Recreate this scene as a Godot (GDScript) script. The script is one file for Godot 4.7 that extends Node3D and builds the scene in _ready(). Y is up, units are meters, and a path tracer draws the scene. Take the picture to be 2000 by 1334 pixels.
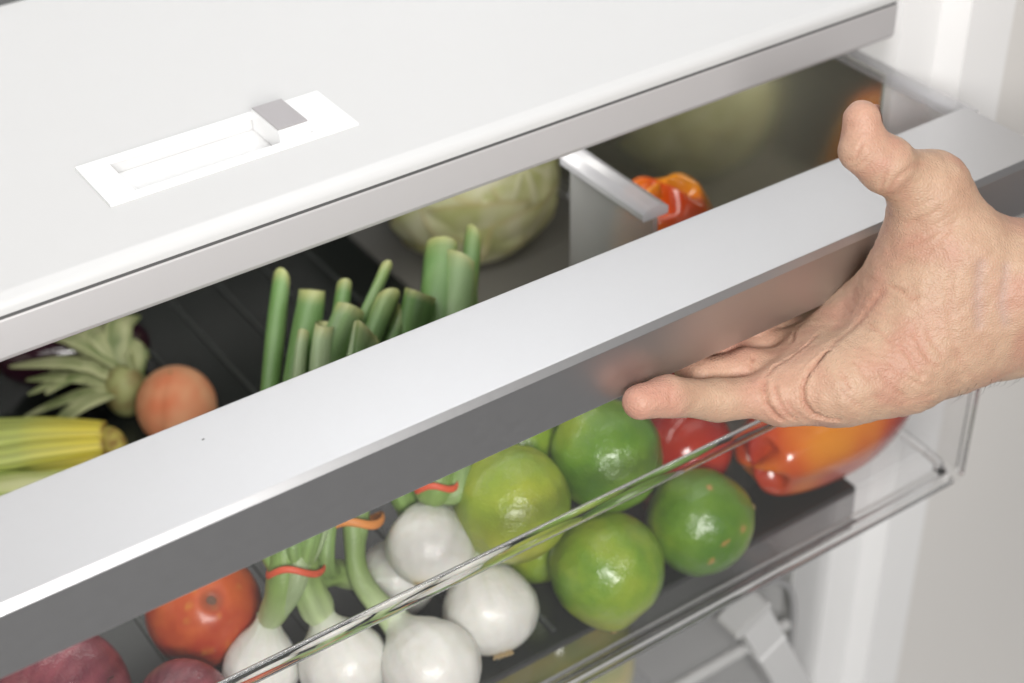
extends Node3D
# A refrigerator's produce drawer pulled open by a hand. x runs along the drawer front to the right, y up, z out of the refrigerator.

var noise := FastNoiseLite.new()
var fine := FastNoiseLite.new()
var mats := {}
const FLOOR := -0.2225       # top of the drawer's floor
const PANE := -0.0208        # clear front pane of the drawer

func _ready() -> void:
	noise.seed = 7
	noise.noise_type = FastNoiseLite.TYPE_SIMPLEX_SMOOTH
	noise.frequency = 1.0
	noise.fractal_octaves = 3
	fine.seed = 21
	fine.noise_type = FastNoiseLite.TYPE_SIMPLEX_SMOOTH
	fine.frequency = 1.0
	fine.fractal_octaves = 2
	setup_camera_and_light()
	make_materials()
	build_refrigerator()
	build_shelf()
	build_drawer()
	build_lower_drawer()
	build_limes()
	build_onions()
	build_other_produce()
	build_hand()

# ---------------------------------------------------------------- camera, light, exposure
func setup_camera_and_light() -> void:
	var cam := Camera3D.new()
	cam.name = "camera"
	cam.transform = Transform3D(Basis(Vector3(0.825062, -0.0193147, 0.564712), Vector3(0.3466697, 0.8065142, -0.4789103), Vector3(-0.4461982, 0.5908992, 0.6721200)), Vector3(-0.595665, 0.392107, 0.421246))
	cam.fov = 23.8407
	cam.near = 0.05
	cam.far = 30.0
	var lens := CameraAttributesPhysical.new()
	lens.frustum_focal_length = 56.84
	lens.frustum_focus_distance = 0.675
	lens.exposure_aperture = 6.6
	lens.frustum_near = 0.05
	lens.frustum_far = 30.0
	cam.attributes = lens
	add_child(cam)
	cam.fov = 23.8407
	cam.current = true
	var we := WorldEnvironment.new()
	we.name = "environment"
	var e := Environment.new()
	e.background_mode = Environment.BG_COLOR
	e.background_color = Color(0.165, 0.162, 0.16).linear_to_srgb()
	e.tonemap_mode = Environment.TONE_MAPPER_LINEAR
	e.tonemap_exposure = 1.0
	e.sdfgi_enabled = true
	e.ssao_enabled = true
	e.ssil_enabled = true
	we.environment = e
	add_child(we)
	area("key_softbox", Vector3(-0.64, 0.44, 0.80), Vector3(-0.22, -0.06, -0.08), Vector2(0.36, 0.36), 1.32, Color(1, 0.992, 0.98))
	area("ceiling_panel", Vector3(0.15, 1.6, 0.5), Vector3(-0.2, 0.0, -0.1), Vector2(1.4, 1.0), 0.55, Color(1, 0.98, 0.955))
	area("refrigerator_lamp", Vector3(-0.12, 0.72, -0.30), Vector3(-0.10, 0.1, -0.2), Vector2(0.35, 0.25), 0.13, Color(0.97, 0.985, 1))

func area(called: String, at: Vector3, to: Vector3, size: Vector2, energy: float, col: Color) -> void:
	var l := AreaLight3D.new()
	l.name = called
	l.area_size = size
	l.light_energy = energy
	l.light_color = col
	l.area_normalize_energy = true
	l.area_range = 8.0
	l.area_attenuation = 2.0
	l.shadow_enabled = true
	add_child(l)
	l.look_at_from_position(at, to, Vector3(0, 0, -1) if absf((to - at).normalized().y) > 0.98 else Vector3.UP)

# ---------------------------------------------------------------- materials
func noise_tex(freq: float, octaves: int, cellular := false, size := 256, ret := 1) -> NoiseTexture2D:
	var n := FastNoiseLite.new()
	n.seed = int(freq * 1000.0) + octaves
	n.frequency = freq
	if cellular:
		n.noise_type = FastNoiseLite.TYPE_CELLULAR
		n.cellular_return_type = ret
		n.fractal_type = FastNoiseLite.FRACTAL_NONE
	else:
		n.noise_type = FastNoiseLite.TYPE_SIMPLEX_SMOOTH
		n.fractal_octaves = octaves
	var t := NoiseTexture2D.new()
	t.width = size
	t.height = size
	t.seamless = true
	t.noise = n
	return t

func ramped(t: NoiseTexture2D, low: float, high: float) -> NoiseTexture2D:
	var g := Gradient.new()
	g.set_color(0, Color(low, low, low))
	g.set_color(1, Color(high, high, high))
	t.color_ramp = g
	return t

func lin(r: float, g: float, b: float) -> Color:
	return Color(r, g, b).linear_to_srgb()

func mat(called: String, col: Color, rough: float, metal := 0.0, spec := 0.5) -> StandardMaterial3D:
	var m := StandardMaterial3D.new()
	m.resource_name = called
	m.albedo_color = col
	m.roughness = rough
	m.metallic = metal
	m.metallic_specular = spec
	mats[called] = m
	return m

func painted(called: String, rough: float, spec := 0.5) -> StandardMaterial3D:
	var m := mat(called, Color.WHITE, rough, 0.0, spec)
	m.vertex_color_use_as_albedo = true
	return m

func relief(m: StandardMaterial3D, t: Texture2D, per_metre: float, depth_cm: float) -> void:
	m.uv1_triplanar = true
	m.uv1_scale = Vector3.ONE * per_metre
	m.heightmap_enabled = true
	m.heightmap_texture = t
	m.heightmap_scale = depth_cm

func pane(called: String, col: Color, alpha: float, rough := 0.03) -> void:
	var m := mat(called, Color(col, alpha), rough)
	m.transparency = BaseMaterial3D.TRANSPARENCY_ALPHA
	m.cull_mode = BaseMaterial3D.CULL_DISABLED

func make_materials() -> void:
	mat("white", lin(0.655, 0.655, 0.655), 0.34)
	mat("liner", lin(0.93, 0.93, 0.93), 0.42)
	mat("cream", lin(0.80, 0.78, 0.755), 0.5)
	mat("slider_white", lin(0.93, 0.93, 0.93), 0.3)
	mat("slider_grey", lin(0.40, 0.38, 0.39), 0.45)
	var glow := mat("lamp_glow", Color(1, 1, 1), 0.5)
	glow.emission_enabled = true
	glow.emission = Color(1, 0.99, 0.97)
	glow.emission_energy_multiplier = 1.0
	mat("seam", lin(0.10, 0.10, 0.10), 0.7)
	var silver := mat("silver", lin(0.61, 0.61, 0.62), 0.42, 1.0)
	relief(silver, noise_tex(0.2, 2), 60.0, 0.0022)
	silver.roughness_texture = ramped(noise_tex(0.012, 4), 0.92, 1.0)
	silver.roughness_texture_channel = BaseMaterial3D.TEXTURE_CHANNEL_RED
	silver.roughness = 0.42
	var band := mat("band", lin(0.60, 0.585, 0.59), 0.5, 0.3)
	relief(band, noise_tex(0.2, 2), 60.0, 0.001)
	mat("dark_floor", lin(0.020, 0.023, 0.021), 0.2, 0.0, 0.7)
	mat("grey_floor", lin(0.20, 0.195, 0.18), 0.22)
	mat("rib", lin(0.06, 0.066, 0.062), 0.14)
	mat("dark_wall", lin(0.64, 0.63, 0.53), 0.15, 0.84)
	mat("frosted", lin(0.55, 0.55, 0.545), 0.25)
	mat("rail_white", lin(0.62, 0.62, 0.645), 0.22)
	mat("grey_plastic", lin(0.33, 0.33, 0.335), 0.3)
	pane("clear", Color(1, 1, 1), 0.02, 0.02)
	pane("clear_side", Color(0.85, 0.85, 0.86), 0.16, 0.08)
	pane("smoky", Color(0.30, 0.30, 0.31), 0.62, 0.12)
	pane("hazy", Color(0.74, 0.74, 0.735), 0.62, 0.12)
	pane("hazy_rail", Color(0.86, 0.86, 0.88), 0.7, 0.24)
	pane("clear_rail", Color(0.8, 0.8, 0.82), 0.3, 0.08)
	var g := mat("glass", Color(1, 1, 1, 0.0), 0.03)
	g.refraction_enabled = true
	g.refraction_scale = 0.05
	var dimples := noise_tex(0.11, 1, true, 256, 1)
	var lime := painted("lime", 0.30, 0.55)
	relief(lime, dimples, 34.0, 0.035)
	lime.clearcoat_enabled = true
	lime.clearcoat = 0.25
	lime.clearcoat_roughness = 0.18
	var onion := painted("onion", 0.33, 0.45)
	onion.subsurf_scatter_enabled = true
	onion.subsurf_scatter_strength = 0.12
	relief(onion, noise_tex(0.03, 3), 40.0, 0.02)
	var stem := painted("stem", 0.42, 0.5)
	relief(stem, noise_tex(0.05, 3), 60.0, 0.03)
	var red_onion := painted("red_onion", 0.24, 0.55)
	relief(red_onion, noise_tex(0.04, 3), 45.0, 0.03)
	var pepper := painted("pepper", 0.2, 0.55)
	pepper.clearcoat_enabled = true
	pepper.clearcoat = 0.3
	pepper.clearcoat_roughness = 0.1
	var matte := painted("matte_fruit", 0.6, 0.3)
	relief(matte, noise_tex(0.06, 4), 60.0, 0.03)
	var leaf := painted("leaf", 0.42, 0.45)
	leaf.cull_mode = BaseMaterial3D.CULL_DISABLED
	relief(leaf, noise_tex(0.05, 4), 40.0, 0.06)
	painted("glossy_skin", 0.14, 0.5)
	painted("tomato_skin", 0.30, 0.45)
	mat("rubber_red", lin(0.62, 0.09, 0.035), 0.55)
	mat("rubber_orange", lin(0.60, 0.22, 0.05), 0.55)
	var skin := painted("skin", 0.50, 0.42)
	skin.subsurf_scatter_enabled = true
	skin.subsurf_scatter_strength = 0.06
	relief(skin, noise_tex(0.09, 3, true, 512, 3), 30.0, 0.038)
	mat("nail", lin(0.62, 0.42, 0.36), 0.28)
	mat("hair", lin(0.02, 0.014, 0.01), 0.4)

# ---------------------------------------------------------------- mesh tools
# Triangles are wound here so that they face along the given normals.
class Shape:
	var v := PackedVector3Array()
	var n := PackedVector3Array()
	var c := PackedColorArray()
	var i := PackedInt32Array()
	func vert(p: Vector3, nn: Vector3, col := Color.WHITE) -> int:
		v.append(p)
		n.append(nn)
		c.append(col)
		return v.size() - 1
	func tri(a: int, b: int, d: int) -> void:
		if (v[b] - v[a]).cross(v[d] - v[a]).dot(n[a] + n[b] + n[d]) > 0.0:
			i.append_array(PackedInt32Array([a, d, b]))
		else:
			i.append_array(PackedInt32Array([a, b, d]))
	func quad(a: int, b: int, d: int, e: int) -> void:
		tri(a, b, d)
		tri(a, d, e)
	func flat_quad(p: Array, nn: Vector3, col := Color.WHITE) -> void:
		quad(vert(p[0], nn, col), vert(p[1], nn, col), vert(p[2], nn, col), vert(p[3], nn, col))
	func mesh() -> ArrayMesh:
		var a := []
		a.resize(Mesh.ARRAY_MAX)
		a[Mesh.ARRAY_VERTEX] = v
		a[Mesh.ARRAY_NORMAL] = n
		a[Mesh.ARRAY_COLOR] = c
		a[Mesh.ARRAY_INDEX] = i
		var m := ArrayMesh.new()
		m.add_surface_from_arrays(Mesh.PRIMITIVE_TRIANGLES, a)
		return m
	# a grid of points; wrap joins the last column to the first; normals from the faces, turned away from `inside` where that is given
	func grid(rows: int, cols: int, wrap: bool, pos: Callable, colr: Callable) -> void:
		var base := v.size()
		var w := cols if wrap else cols + 1
		for r in rows + 1:
			for k in w:
				var a := float(r) / rows
				var b := float(k) / cols
				var p: Vector3 = pos.call(a, b)
				v.append(p)
				n.append(Vector3.ZERO)
				c.append(colr.call(a, b, p))
		for r in rows:
			for k in cols:
				var k2 := (k + 1) % w
				var p0 := base + r * w + k
				var p1 := base + r * w + k2
				var p2 := base + (r + 1) * w + k2
				var p3 := base + (r + 1) * w + k
				for t in [[p0, p1, p2], [p0, p2, p3]]:
					var f := (v[t[1]] - v[t[0]]).cross(v[t[2]] - v[t[0]])
					n[t[0]] += f
					n[t[1]] += f
					n[t[2]] += f
					if f.length_squared() > 1e-24:
						i.append_array(PackedInt32Array([t[0], t[2], t[1]]))
		# poles and normals
		for q in range(base, v.size()):
			n[q] = n[q].normalized() if n[q].length_squared() > 1e-30 else Vector3.UP
		for r in [0, rows]:
			var p0: int = base + r * w
			if wrap and v[p0].distance_to(v[p0 + w / 2]) < 1e-6:
				var s := Vector3.ZERO
				for k in w:
					s += n[p0 + k]
				s = s.normalized()
				for k in w:
					n[p0 + k] = s

func obj(called: String, m: Mesh, material: String, parent: Node = self) -> MeshInstance3D:
	var o := MeshInstance3D.new()
	o.name = called
	o.mesh = m
	o.material_override = mats[material]
	parent.add_child(o, true)
	return o

func thing(called: String, label: String, category: String, at := Vector3.ZERO, group := "") -> Node3D:
	var o := Node3D.new()
	o.name = called
	o.position = at
	tag(o, label, category, group)
	add_child(o, true)
	return o

func tag(o: Node, label: String, category: String, group := "") -> void:
	o.set_meta("label", label)
	o.set_meta("category", category)
	if group:
		o.set_meta("group", group)

# rounded polygon: each corner [x, y, radius]
func rounded(corners: Array, steps := 5) -> PackedVector2Array:
	var out := PackedVector2Array()
	var k := corners.size()
	for q in k:
		var p := Vector2(corners[q][0], corners[q][1])
		var r: float = corners[q][2]
		var a := (Vector2(corners[(q + k - 1) % k][0], corners[(q + k - 1) % k][1]) - p).normalized()
		var b := (Vector2(corners[(q + 1) % k][0], corners[(q + 1) % k][1]) - p).normalized()
		if r <= 0.0:
			out.append(p)
			continue
		var half := acos(clampf(a.dot(b), -1, 1)) / 2.0
		var d := r / tan(half)
		var centre := p + (a + b).normalized() * (r / sin(half))
		var s := (p + a * d - centre)
		var e := (p + b * d - centre)
		var sweep := s.angle_to(e)
		for j in steps + 1:
			out.append(centre + s.rotated(sweep * j / steps))
	return out

func rect(x0: float, y0: float, x1: float, y1: float, r: float, steps := 4) -> PackedVector2Array:
	return rounded([[x0, y0, r], [x1, y0, r], [x1, y1, r], [x0, y1, r]], steps)

# a closed outline pushed along an axis. axis "x": outline is (z, y); "y": (x, z); "z": (x, y)
func push(outline: PackedVector2Array, axis: String, from: float, to: float, s: Shape = null) -> Shape:
	if s == null:
		s = Shape.new()
	var place := func(p: Vector2, t: float) -> Vector3:
		return Vector3(t, p.y, p.x) if axis == "x" else Vector3(p.x, t, p.y) if axis == "y" else Vector3(p.x, p.y, t)
	var k := outline.size()
	var area2 := 0.0
	for q in k:
		area2 += outline[q].cross(outline[(q + 1) % k])
	var side := 1.0 if area2 > 0.0 else -1.0
	var en := []
	for q in k:
		var d := (outline[(q + 1) % k] - outline[q]).normalized()
		en.append(Vector2(d.y, -d.x) * side)
	for q in k:
		var na: Vector2 = en[q]
		var prev: Vector2 = en[(q + k - 1) % k]
		var next: Vector2 = en[(q + 1) % k]
		var la := outline[q].distance_squared_to(outline[(q + 1) % k])
		var lp := outline[(q + k - 1) % k].distance_squared_to(outline[q])
		var ln := outline[(q + 1) % k].distance_squared_to(outline[(q + 2) % k])
		var n0 := (na * la + prev * lp).normalized() if na.dot(prev) > 0.8 else na
		var n1 := (na * la + next * ln).normalized() if na.dot(next) > 0.8 else na
		var p0 := outline[q]
		var p1 := outline[(q + 1) % k]
		var m0: Vector3 = place.call(n0, 0.0)
		var m1: Vector3 = place.call(n1, 0.0)
		s.quad(s.vert(place.call(p0, from), m0), s.vert(place.call(p1, from), m1), s.vert(place.call(p1, to), m1), s.vert(place.call(p0, to), m0))
	var tris := Geometry2D.triangulate_polygon(outline)
	var dir: Vector3 = (place.call(Vector2.ZERO, 1.0) as Vector3) * signf(to - from)
	for e in [[from, -dir], [to, dir]]:
		var first := s.v.size()
		for p in outline:
			s.vert(place.call(p, e[0]), e[1])
		for q in range(0, tris.size(), 3):
			s.tri(first + tris[q], first + tris[q + 1], first + tris[q + 2])
	return s

func box(lo: Vector3, hi: Vector3, r := 0.001, axis := "x") -> Shape:
	if axis == "x":
		return push(rect(lo.z, lo.y, hi.z, hi.y, r), "x", lo.x, hi.x)
	if axis == "y":
		return push(rect(lo.x, lo.z, hi.x, hi.z, r), "y", lo.y, hi.y)
	return push(rect(lo.x, lo.y, hi.x, hi.y, r), "z", lo.z, hi.z)

# smooth curve through points
func curve(pts: Array, per := 8) -> PackedVector3Array:
	var out := PackedVector3Array()
	for q in pts.size() - 1:
		var p0: Vector3 = pts[maxi(q - 1, 0)]
		var p1: Vector3 = pts[q]
		var p2: Vector3 = pts[q + 1]
		var p3: Vector3 = pts[mini(q + 2, pts.size() - 1)]
		for j in per:
			out.append(p1.cubic_interpolate(p2, p0, p3, float(j) / per))
	out.append(pts[-1])
	return out

# a tube along a path; rad(t) its radius, colr(t, angle, p) its colour; open_end leaves a hollow cut end
func tube(path: PackedVector3Array, n: int, rad: Callable, colr: Callable, s: Shape = null, hollow_end := false, squash := 1.0, up_hint := Vector3.UP, slant := 0.0, ribs := 0.0) -> Shape:
	if s == null:
		s = Shape.new()
	var k := path.size()
	var frames := []
	var side := Vector3.ZERO
	for q in k:
		var d := (path[mini(q + 1, k - 1)] - path[maxi(q - 1, 0)]).normalized()
		if q == 0:
			side = d.cross(up_hint if absf(d.dot(up_hint)) < 0.95 else Vector3.RIGHT).normalized()
		else:
			side = (side - d * side.dot(d)).normalized()
		frames.append([side, side.cross(d)])
	# rings: a closed start, the body, and an end that is closed or turned inward
	var rings := []   # [path index, scale]
	rings.append([0, 0.0])
	rings.append([0, 0.85])
	for q in k:
		rings.append([q, 1.0])
	rings.append([k - 1, 0.86])
	if hollow_end:
		rings.append([maxi(k - 3, 0), 0.8])
	rings.append([maxi(k - 3, 0) if hollow_end else k - 1, 0.0])
	var rows := rings.size() - 1
	var pos := func(a: float, b: float) -> Vector3:
		var ring: Array = rings[roundi(a * rows)]
		var t := float(ring[0]) / (k - 1)
		var ang := b * TAU
		var r: float = rad.call(t) * ring[1] * (1.0 + ribs * pow(absf(sin(ang * 5.0)), 3.0))
		var cut := (path[k - 1] - path[k - 2]).normalized() * (cos(ang) * r * slant) if slant != 0.0 and ring[0] >= k - 2 else Vector3.ZERO
		var f: Array = frames[ring[0]]
		return path[ring[0]] + cut + f[0] * cos(ang) * r + f[1] * -sin(ang) * r * squash
	var col := func(a: float, b: float, p: Vector3) -> Color:
		return colr.call(float(rings[roundi(a * rows)][0]) / (k - 1), b * TAU, p)
	s.grid(rows, n, true, pos, col)
	return s

# a round body about the y axis: at polar angle th (0 = top) and turn ph; pos(th, ph) gives the point, colr(p, th, ph) its colour
func ball(rows: int, cols: int, pos: Callable, colr: Callable) -> Shape:
	var s := Shape.new()
	var pp := func(a: float, b: float) -> Vector3: return pos.call(a * PI, b * TAU)
	var cc := func(a: float, b: float, p: Vector3) -> Color: return colr.call(p, a * PI, b * TAU)
	s.grid(rows, cols, true, pp, cc)
	return s

func mix(a: Color, b: Color, t: float) -> Color:
	return a.lerp(b, clampf(t, 0.0, 1.0))

func n3(p: Vector3, f: float, off := 0.0) -> float:
	return noise.get_noise_3d(p.x * f + off, p.y * f - off * 0.7, p.z * f + off * 1.3)

func aim(dir: Vector3) -> Basis:   # a basis whose y axis points along dir
	var y := dir.normalized()
	var x := y.cross(Vector3(0.3, 0.1, 1.0)).normalized()
	return Basis(x, y, x.cross(y))

# ---------------------------------------------------------------- refrigerator, shelf, drawers
func build_refrigerator() -> void:
	var f := thing("refrigerator", "white refrigerator interior with stepped right side wall behind the open drawer", "refrigerator", Vector3(-0.29, -0.75, -0.3))
	f.position = Vector3.ZERO
	obj("back_wall", box(Vector3(-0.66, -0.75, -0.53), Vector3(0.10, 1.1, -0.50), 0.004, "y").mesh(), "liner", f)
	obj("left_wall", box(Vector3(-0.68, -0.75, -0.498), Vector3(-0.632, 1.1, -0.10), 0.006, "y").mesh(), "liner", f)
	obj("base", box(Vector3(-0.63, -0.75, -0.498), Vector3(0.6, -0.72, 0.3), 0.003).mesh(), "liner", f)
	# right side wall: a moulded liner with two steps that climb towards the front frame
	var side := PackedVector2Array()
	for p in [[0.022, -0.498], [0.0125, -0.16], [0.0125, -0.128], [0.016, -0.1195], [0.046, -0.1195], [0.0535, -0.112], [0.056, -0.1075], [0.092, -0.1075], [0.10, -0.115], [0.10, -0.498]]:
		side.append(Vector2(p[0], p[1]))
	obj("side_wall", push(side, "y", -0.72, 1.1).mesh(), "liner", f)
	obj("front_frame", box(Vector3(0.102, -0.72, -0.30), Vector3(0.40, 1.1, -0.125), 0.012, "y").mesh(), "cream", f)
	obj("frame_strip", box(Vector3(0.402, -0.72, -0.30), Vector3(0.60, 1.1, -0.105), 0.012, "y").mesh(), "liner", f)

func build_shelf() -> void:
	var s := thing("cover_shelf", "white shelf with a brushed silver front band and slider, above the drawer", "shelf", Vector3.ZERO)
	var z0 := -0.1182
	# the panel, with a real slot for the slider: whole on both sides of it, cut through between
	var nose := [[z0 + 0.0004, 0.0322, 0.0006], [z0 + 0.0004, 0.0372, 0.0035], [z0 - 0.0060, 0.0392, 0.006]]
	var whole := rounded([[-0.385, 0.0322, 0.002]] + nose + [[-0.385, 0.0392, 0.004]], 6)
	var before := rounded([[-0.1628, 0.0322, 0.0002]] + nose + [[-0.1628, 0.0392, 0.0002]], 6)
	var behind := rounded([[-0.385, 0.0322, 0.002], [-0.1922, 0.0322, 0.0002], [-0.1922, 0.0392, 0.0002], [-0.385, 0.0392, 0.004]], 6)
	var ps := push(whole, "x", -0.628, -0.3990)
	push(whole, "x", -0.3120, 0.0098, ps)
	push(before, "x", -0.3990, -0.3120, ps)
	push(behind, "x", -0.3990, -0.3120, ps)
	obj("panel", ps.mesh(), "white", s)
	# dark shadow gap and the silver band below it
	obj("seam", box(Vector3(-0.627, 0.0300, -0.160), Vector3(0.0095, 0.0322, z0 - 0.0006), 0.0002).mesh(), "seam", s)
	var band := rounded([[-0.160, 0.0108, 0.001], [z0 - 0.0015, 0.0108, 0.0015], [z0, 0.0135, 0.002], [z0, 0.0305, 0.0011], [-0.160, 0.0305, 0.0005]], 4)
	obj("front_band", push(band, "x", -0.628, 0.0098).mesh(), "band", s)
	obj("underside", box(Vector3(-0.628, 0.0125, -0.385), Vector3(0.0098, 0.0165, -0.1605), 0.001).mesh(), "grey_plastic", s)
	obj("hinge_strip", box(Vector3(-0.628, 0.0300, -0.400), Vector3(0.0098, 0.0375, -0.3858), 0.001).mesh(), "seam", s)
	# light strip under the shelf that lights the drawer
	obj("light_strip", box(Vector3(-0.56, 0.0092, -0.215), Vector3(-0.04, 0.0120, -0.200), 0.0008).mesh(), "lamp_glow", s)
	area("drawer_strip", Vector3(-0.30, 0.0085, -0.2075), Vector3(-0.30, -0.20, -0.260), Vector2(0.52, 0.014), 0.055, Color(1, 0.99, 0.97))
	# slider plate: a frame of four bars round the slot
	var pl := obj("slider_plate", plate_mesh(), "slider_white", s)
	obj("slot_floor", box(Vector3(-0.3988, 0.0325, -0.1920), Vector3(-0.3122, 0.0338, -0.1630), 0.0003).mesh(), "slider_white", pl)
	var knob := obj("slider_knob", push(rounded([[-0.1915, 0.0341, 0.0004], [-0.1635, 0.0341, 0.0004], [-0.1635, 0.0438, 0.0012], [-0.1650, 0.0448, 0.001], [-0.1915, 0.0448, 0.001]], 3), "x", -0.3285, -0.3130).mesh(), "slider_white", s)
	obj("knob_cap", box(Vector3(-0.3282, 0.0449, -0.1910), Vector3(-0.3133, 0.0455, -0.1655), 0.0003).mesh(), "slider_grey", knob)

func plate_mesh() -> ArrayMesh:
	var s := Shape.new()
	var y0 := 0.0390
	var y1 := 0.0404
	push(rect(-0.1973, y0, -0.1919, y1, 0.0006), "x", -0.4119, -0.2918, s)
	push(rect(-0.1631, y0, -0.1577, y1, 0.0006), "x", -0.4119, -0.2918, s)
	push(rect(-0.1919, y0, -0.1631, y1, 0.0), "x", -0.4119, -0.3986, s)
	push(rect(-0.1919, y0, -0.1631, y1, 0.0), "x", -0.3124, -0.2918, s)
	return s.mesh()

func sheet(p0: Vector3, p1: Vector3, p2: Vector3, p3: Vector3) -> ArrayMesh:
	var s := Shape.new()
	s.flat_quad([p0, p1, p2, p3], (p1 - p0).cross(p3 - p0).normalized())
	return s.mesh()

func build_drawer() -> void:
	var d := thing("produce_drawer", "clear plastic produce drawer with satin metal front bar, pulled open by hand", "drawer", Vector3.ZERO)
	# front bar: a hollow profile, open below so that fingers hook in behind the lip
	var bar := PackedVector2Array()
	bar.append_array(rounded([[-0.0563, -0.0306, 0.0006], [-0.0563, 0.0, 0.0009], [-0.0024, 0.0, 0.0006], [0.0, -0.0030, 0.0006], [0.0, -0.0306, 0.0004], [-0.0022, -0.0306, 0.0004], [-0.0022, -0.0052, 0.0015], [-0.0200, -0.0052, 0.001], [-0.0200, -0.0306, 0.0006]], 4))
	obj("front_bar", push(bar, "x", -0.625, 0.0).mesh(), "silver", d)
	obj("speck", ball(6, 8, func(th, ph): return Vector3(sin(th) * cos(ph) * 0.0007, cos(th) * 0.00012, sin(th) * sin(ph) * 0.0003) + Vector3(-0.4306, 0.0001, -0.0417), func(_p, _th, _ph): return Color.WHITE).mesh(), "seam", d)
	obj("front_pane", sheet(Vector3(-0.617, -0.2262, PANE), Vector3(0.007, -0.2262, PANE), Vector3(0.007, -0.0308, PANE), Vector3(-0.617, -0.0308, PANE)), "clear", d)
	obj("pane_ridge", push(rect(-0.0285, -0.1185, -0.0214, -0.1108, 0.0034, 7), "x", -0.617, 0.0).mesh(), "glass", d)
	obj("base_lip", push(rect(-0.0262, -0.2285, -0.0212, -0.2250, 0.0015, 5), "x", -0.617, 0.0).mesh(), "glass", d)
	obj("base_slope", sheet(Vector3(-0.617, -0.2262, PANE - 0.0056), Vector3(-0.075, -0.2262, PANE - 0.0056), Vector3(-0.052, -0.2232, -0.0475), Vector3(-0.617, -0.2232, -0.0475)), "smoky", d)
	obj("base_corner", sheet(Vector3(-0.0748, -0.2262, PANE - 0.0056), Vector3(0.006, -0.2262, PANE - 0.0056), Vector3(0.006, -0.2232, -0.0475), Vector3(-0.0518, -0.2232, -0.0475)), "clear_side", d)
	var fl := obj("drawer_floor", box(Vector3(-0.617, FLOOR - 0.005, -0.455), Vector3(-0.052, FLOOR, -0.0478), 0.001).mesh(), "dark_floor", d)
	obj("clear_floor", sheet(Vector3(-0.0518, FLOOR, -0.0478), Vector3(0.0, FLOOR, -0.0478), Vector3(0.0, FLOOR, -0.455), Vector3(-0.0518, FLOOR, -0.455)), "clear_side", d)
	obj("side_floor", box(Vector3(-0.154, FLOOR + 0.0003, -0.452), Vector3(-0.0015, FLOOR + 0.0022, -0.112), 0.0008).mesh(), "grey_floor", d)
	var rib := push(rect(-0.0016, 0.0, 0.0016, 0.0016, 0.0007, 3), "z", -0.45, -0.056).mesh()
	for q in 13:
		var o := obj("floor_rib", rib, "rib", fl)
		o.position = Vector3(-0.602 + 0.0345 * q, FLOOR + 0.0001, 0)
	for e in [["left_pane", -0.617], ["right_pane", 0.008]]:
		obj(e[0], sheet(Vector3(e[1], -0.2262, PANE), Vector3(e[1], -0.2262, -0.118), Vector3(e[1], -0.006, -0.118), Vector3(e[1], -0.006, PANE - 0.02)), "clear_side", d)
		obj("side_panel", box(Vector3(e[1] - 0.0015, -0.2262, -0.4545), Vector3(e[1] + 0.0005, -0.010, -0.1185), 0.0004, "y").mesh(), "dark_wall", d)
		obj("side_rail", push(rect(e[1] - 0.0065, -0.0125, e[1] + 0.0035, -0.0055, 0.002, 4), "z", -0.455, -0.0570).mesh(), "clear_rail", d)
		obj("corner_post", push(rect(e[1] - 0.0022, -0.0265, e[1] + 0.0008, -0.0214, 0.001, 4), "y", -0.2248, -0.0312).mesh(), "glass", d)
	obj("base_fillet", tube(curve([Vector3(0.002, -0.2215, -0.40), Vector3(0.002, -0.2215, -0.12), Vector3(0.002, -0.2218, -0.045), Vector3(-0.004, -0.2222, -0.031), Vector3(-0.020, -0.2222, -0.0285), Vector3(-0.20, -0.2222, -0.0285), Vector3(-0.40, -0.2222, -0.0285), Vector3(-0.612, -0.2222, -0.0285)], 8), 12, func(_t): return 0.0026, func(_t, _a, _p): return Color.WHITE).mesh(), "glass", d)
	obj("back_panel", box(Vector3(-0.617, -0.2262, -0.458), Vector3(0.007, -0.010, -0.4555), 0.0005).mesh(), "dark_floor", d)
	var dv := obj("divider", box(Vector3(-0.1585, FLOOR + 0.0025, -0.178), Vector3(-0.1555, -0.0345, -0.108), 0.001, "z").mesh(), "hazy", d)
	obj("divider_rail", push(rounded([[-0.165, -0.0345, 0.001], [-0.149, -0.0345, 0.001], [-0.149, -0.030, 0.0012], [-0.154, -0.0275, 0.002], [-0.160, -0.0275, 0.002], [-0.165, -0.030, 0.0012]], 3), "z", -0.178, -0.108).mesh(), "hazy_rail", dv)

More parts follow.
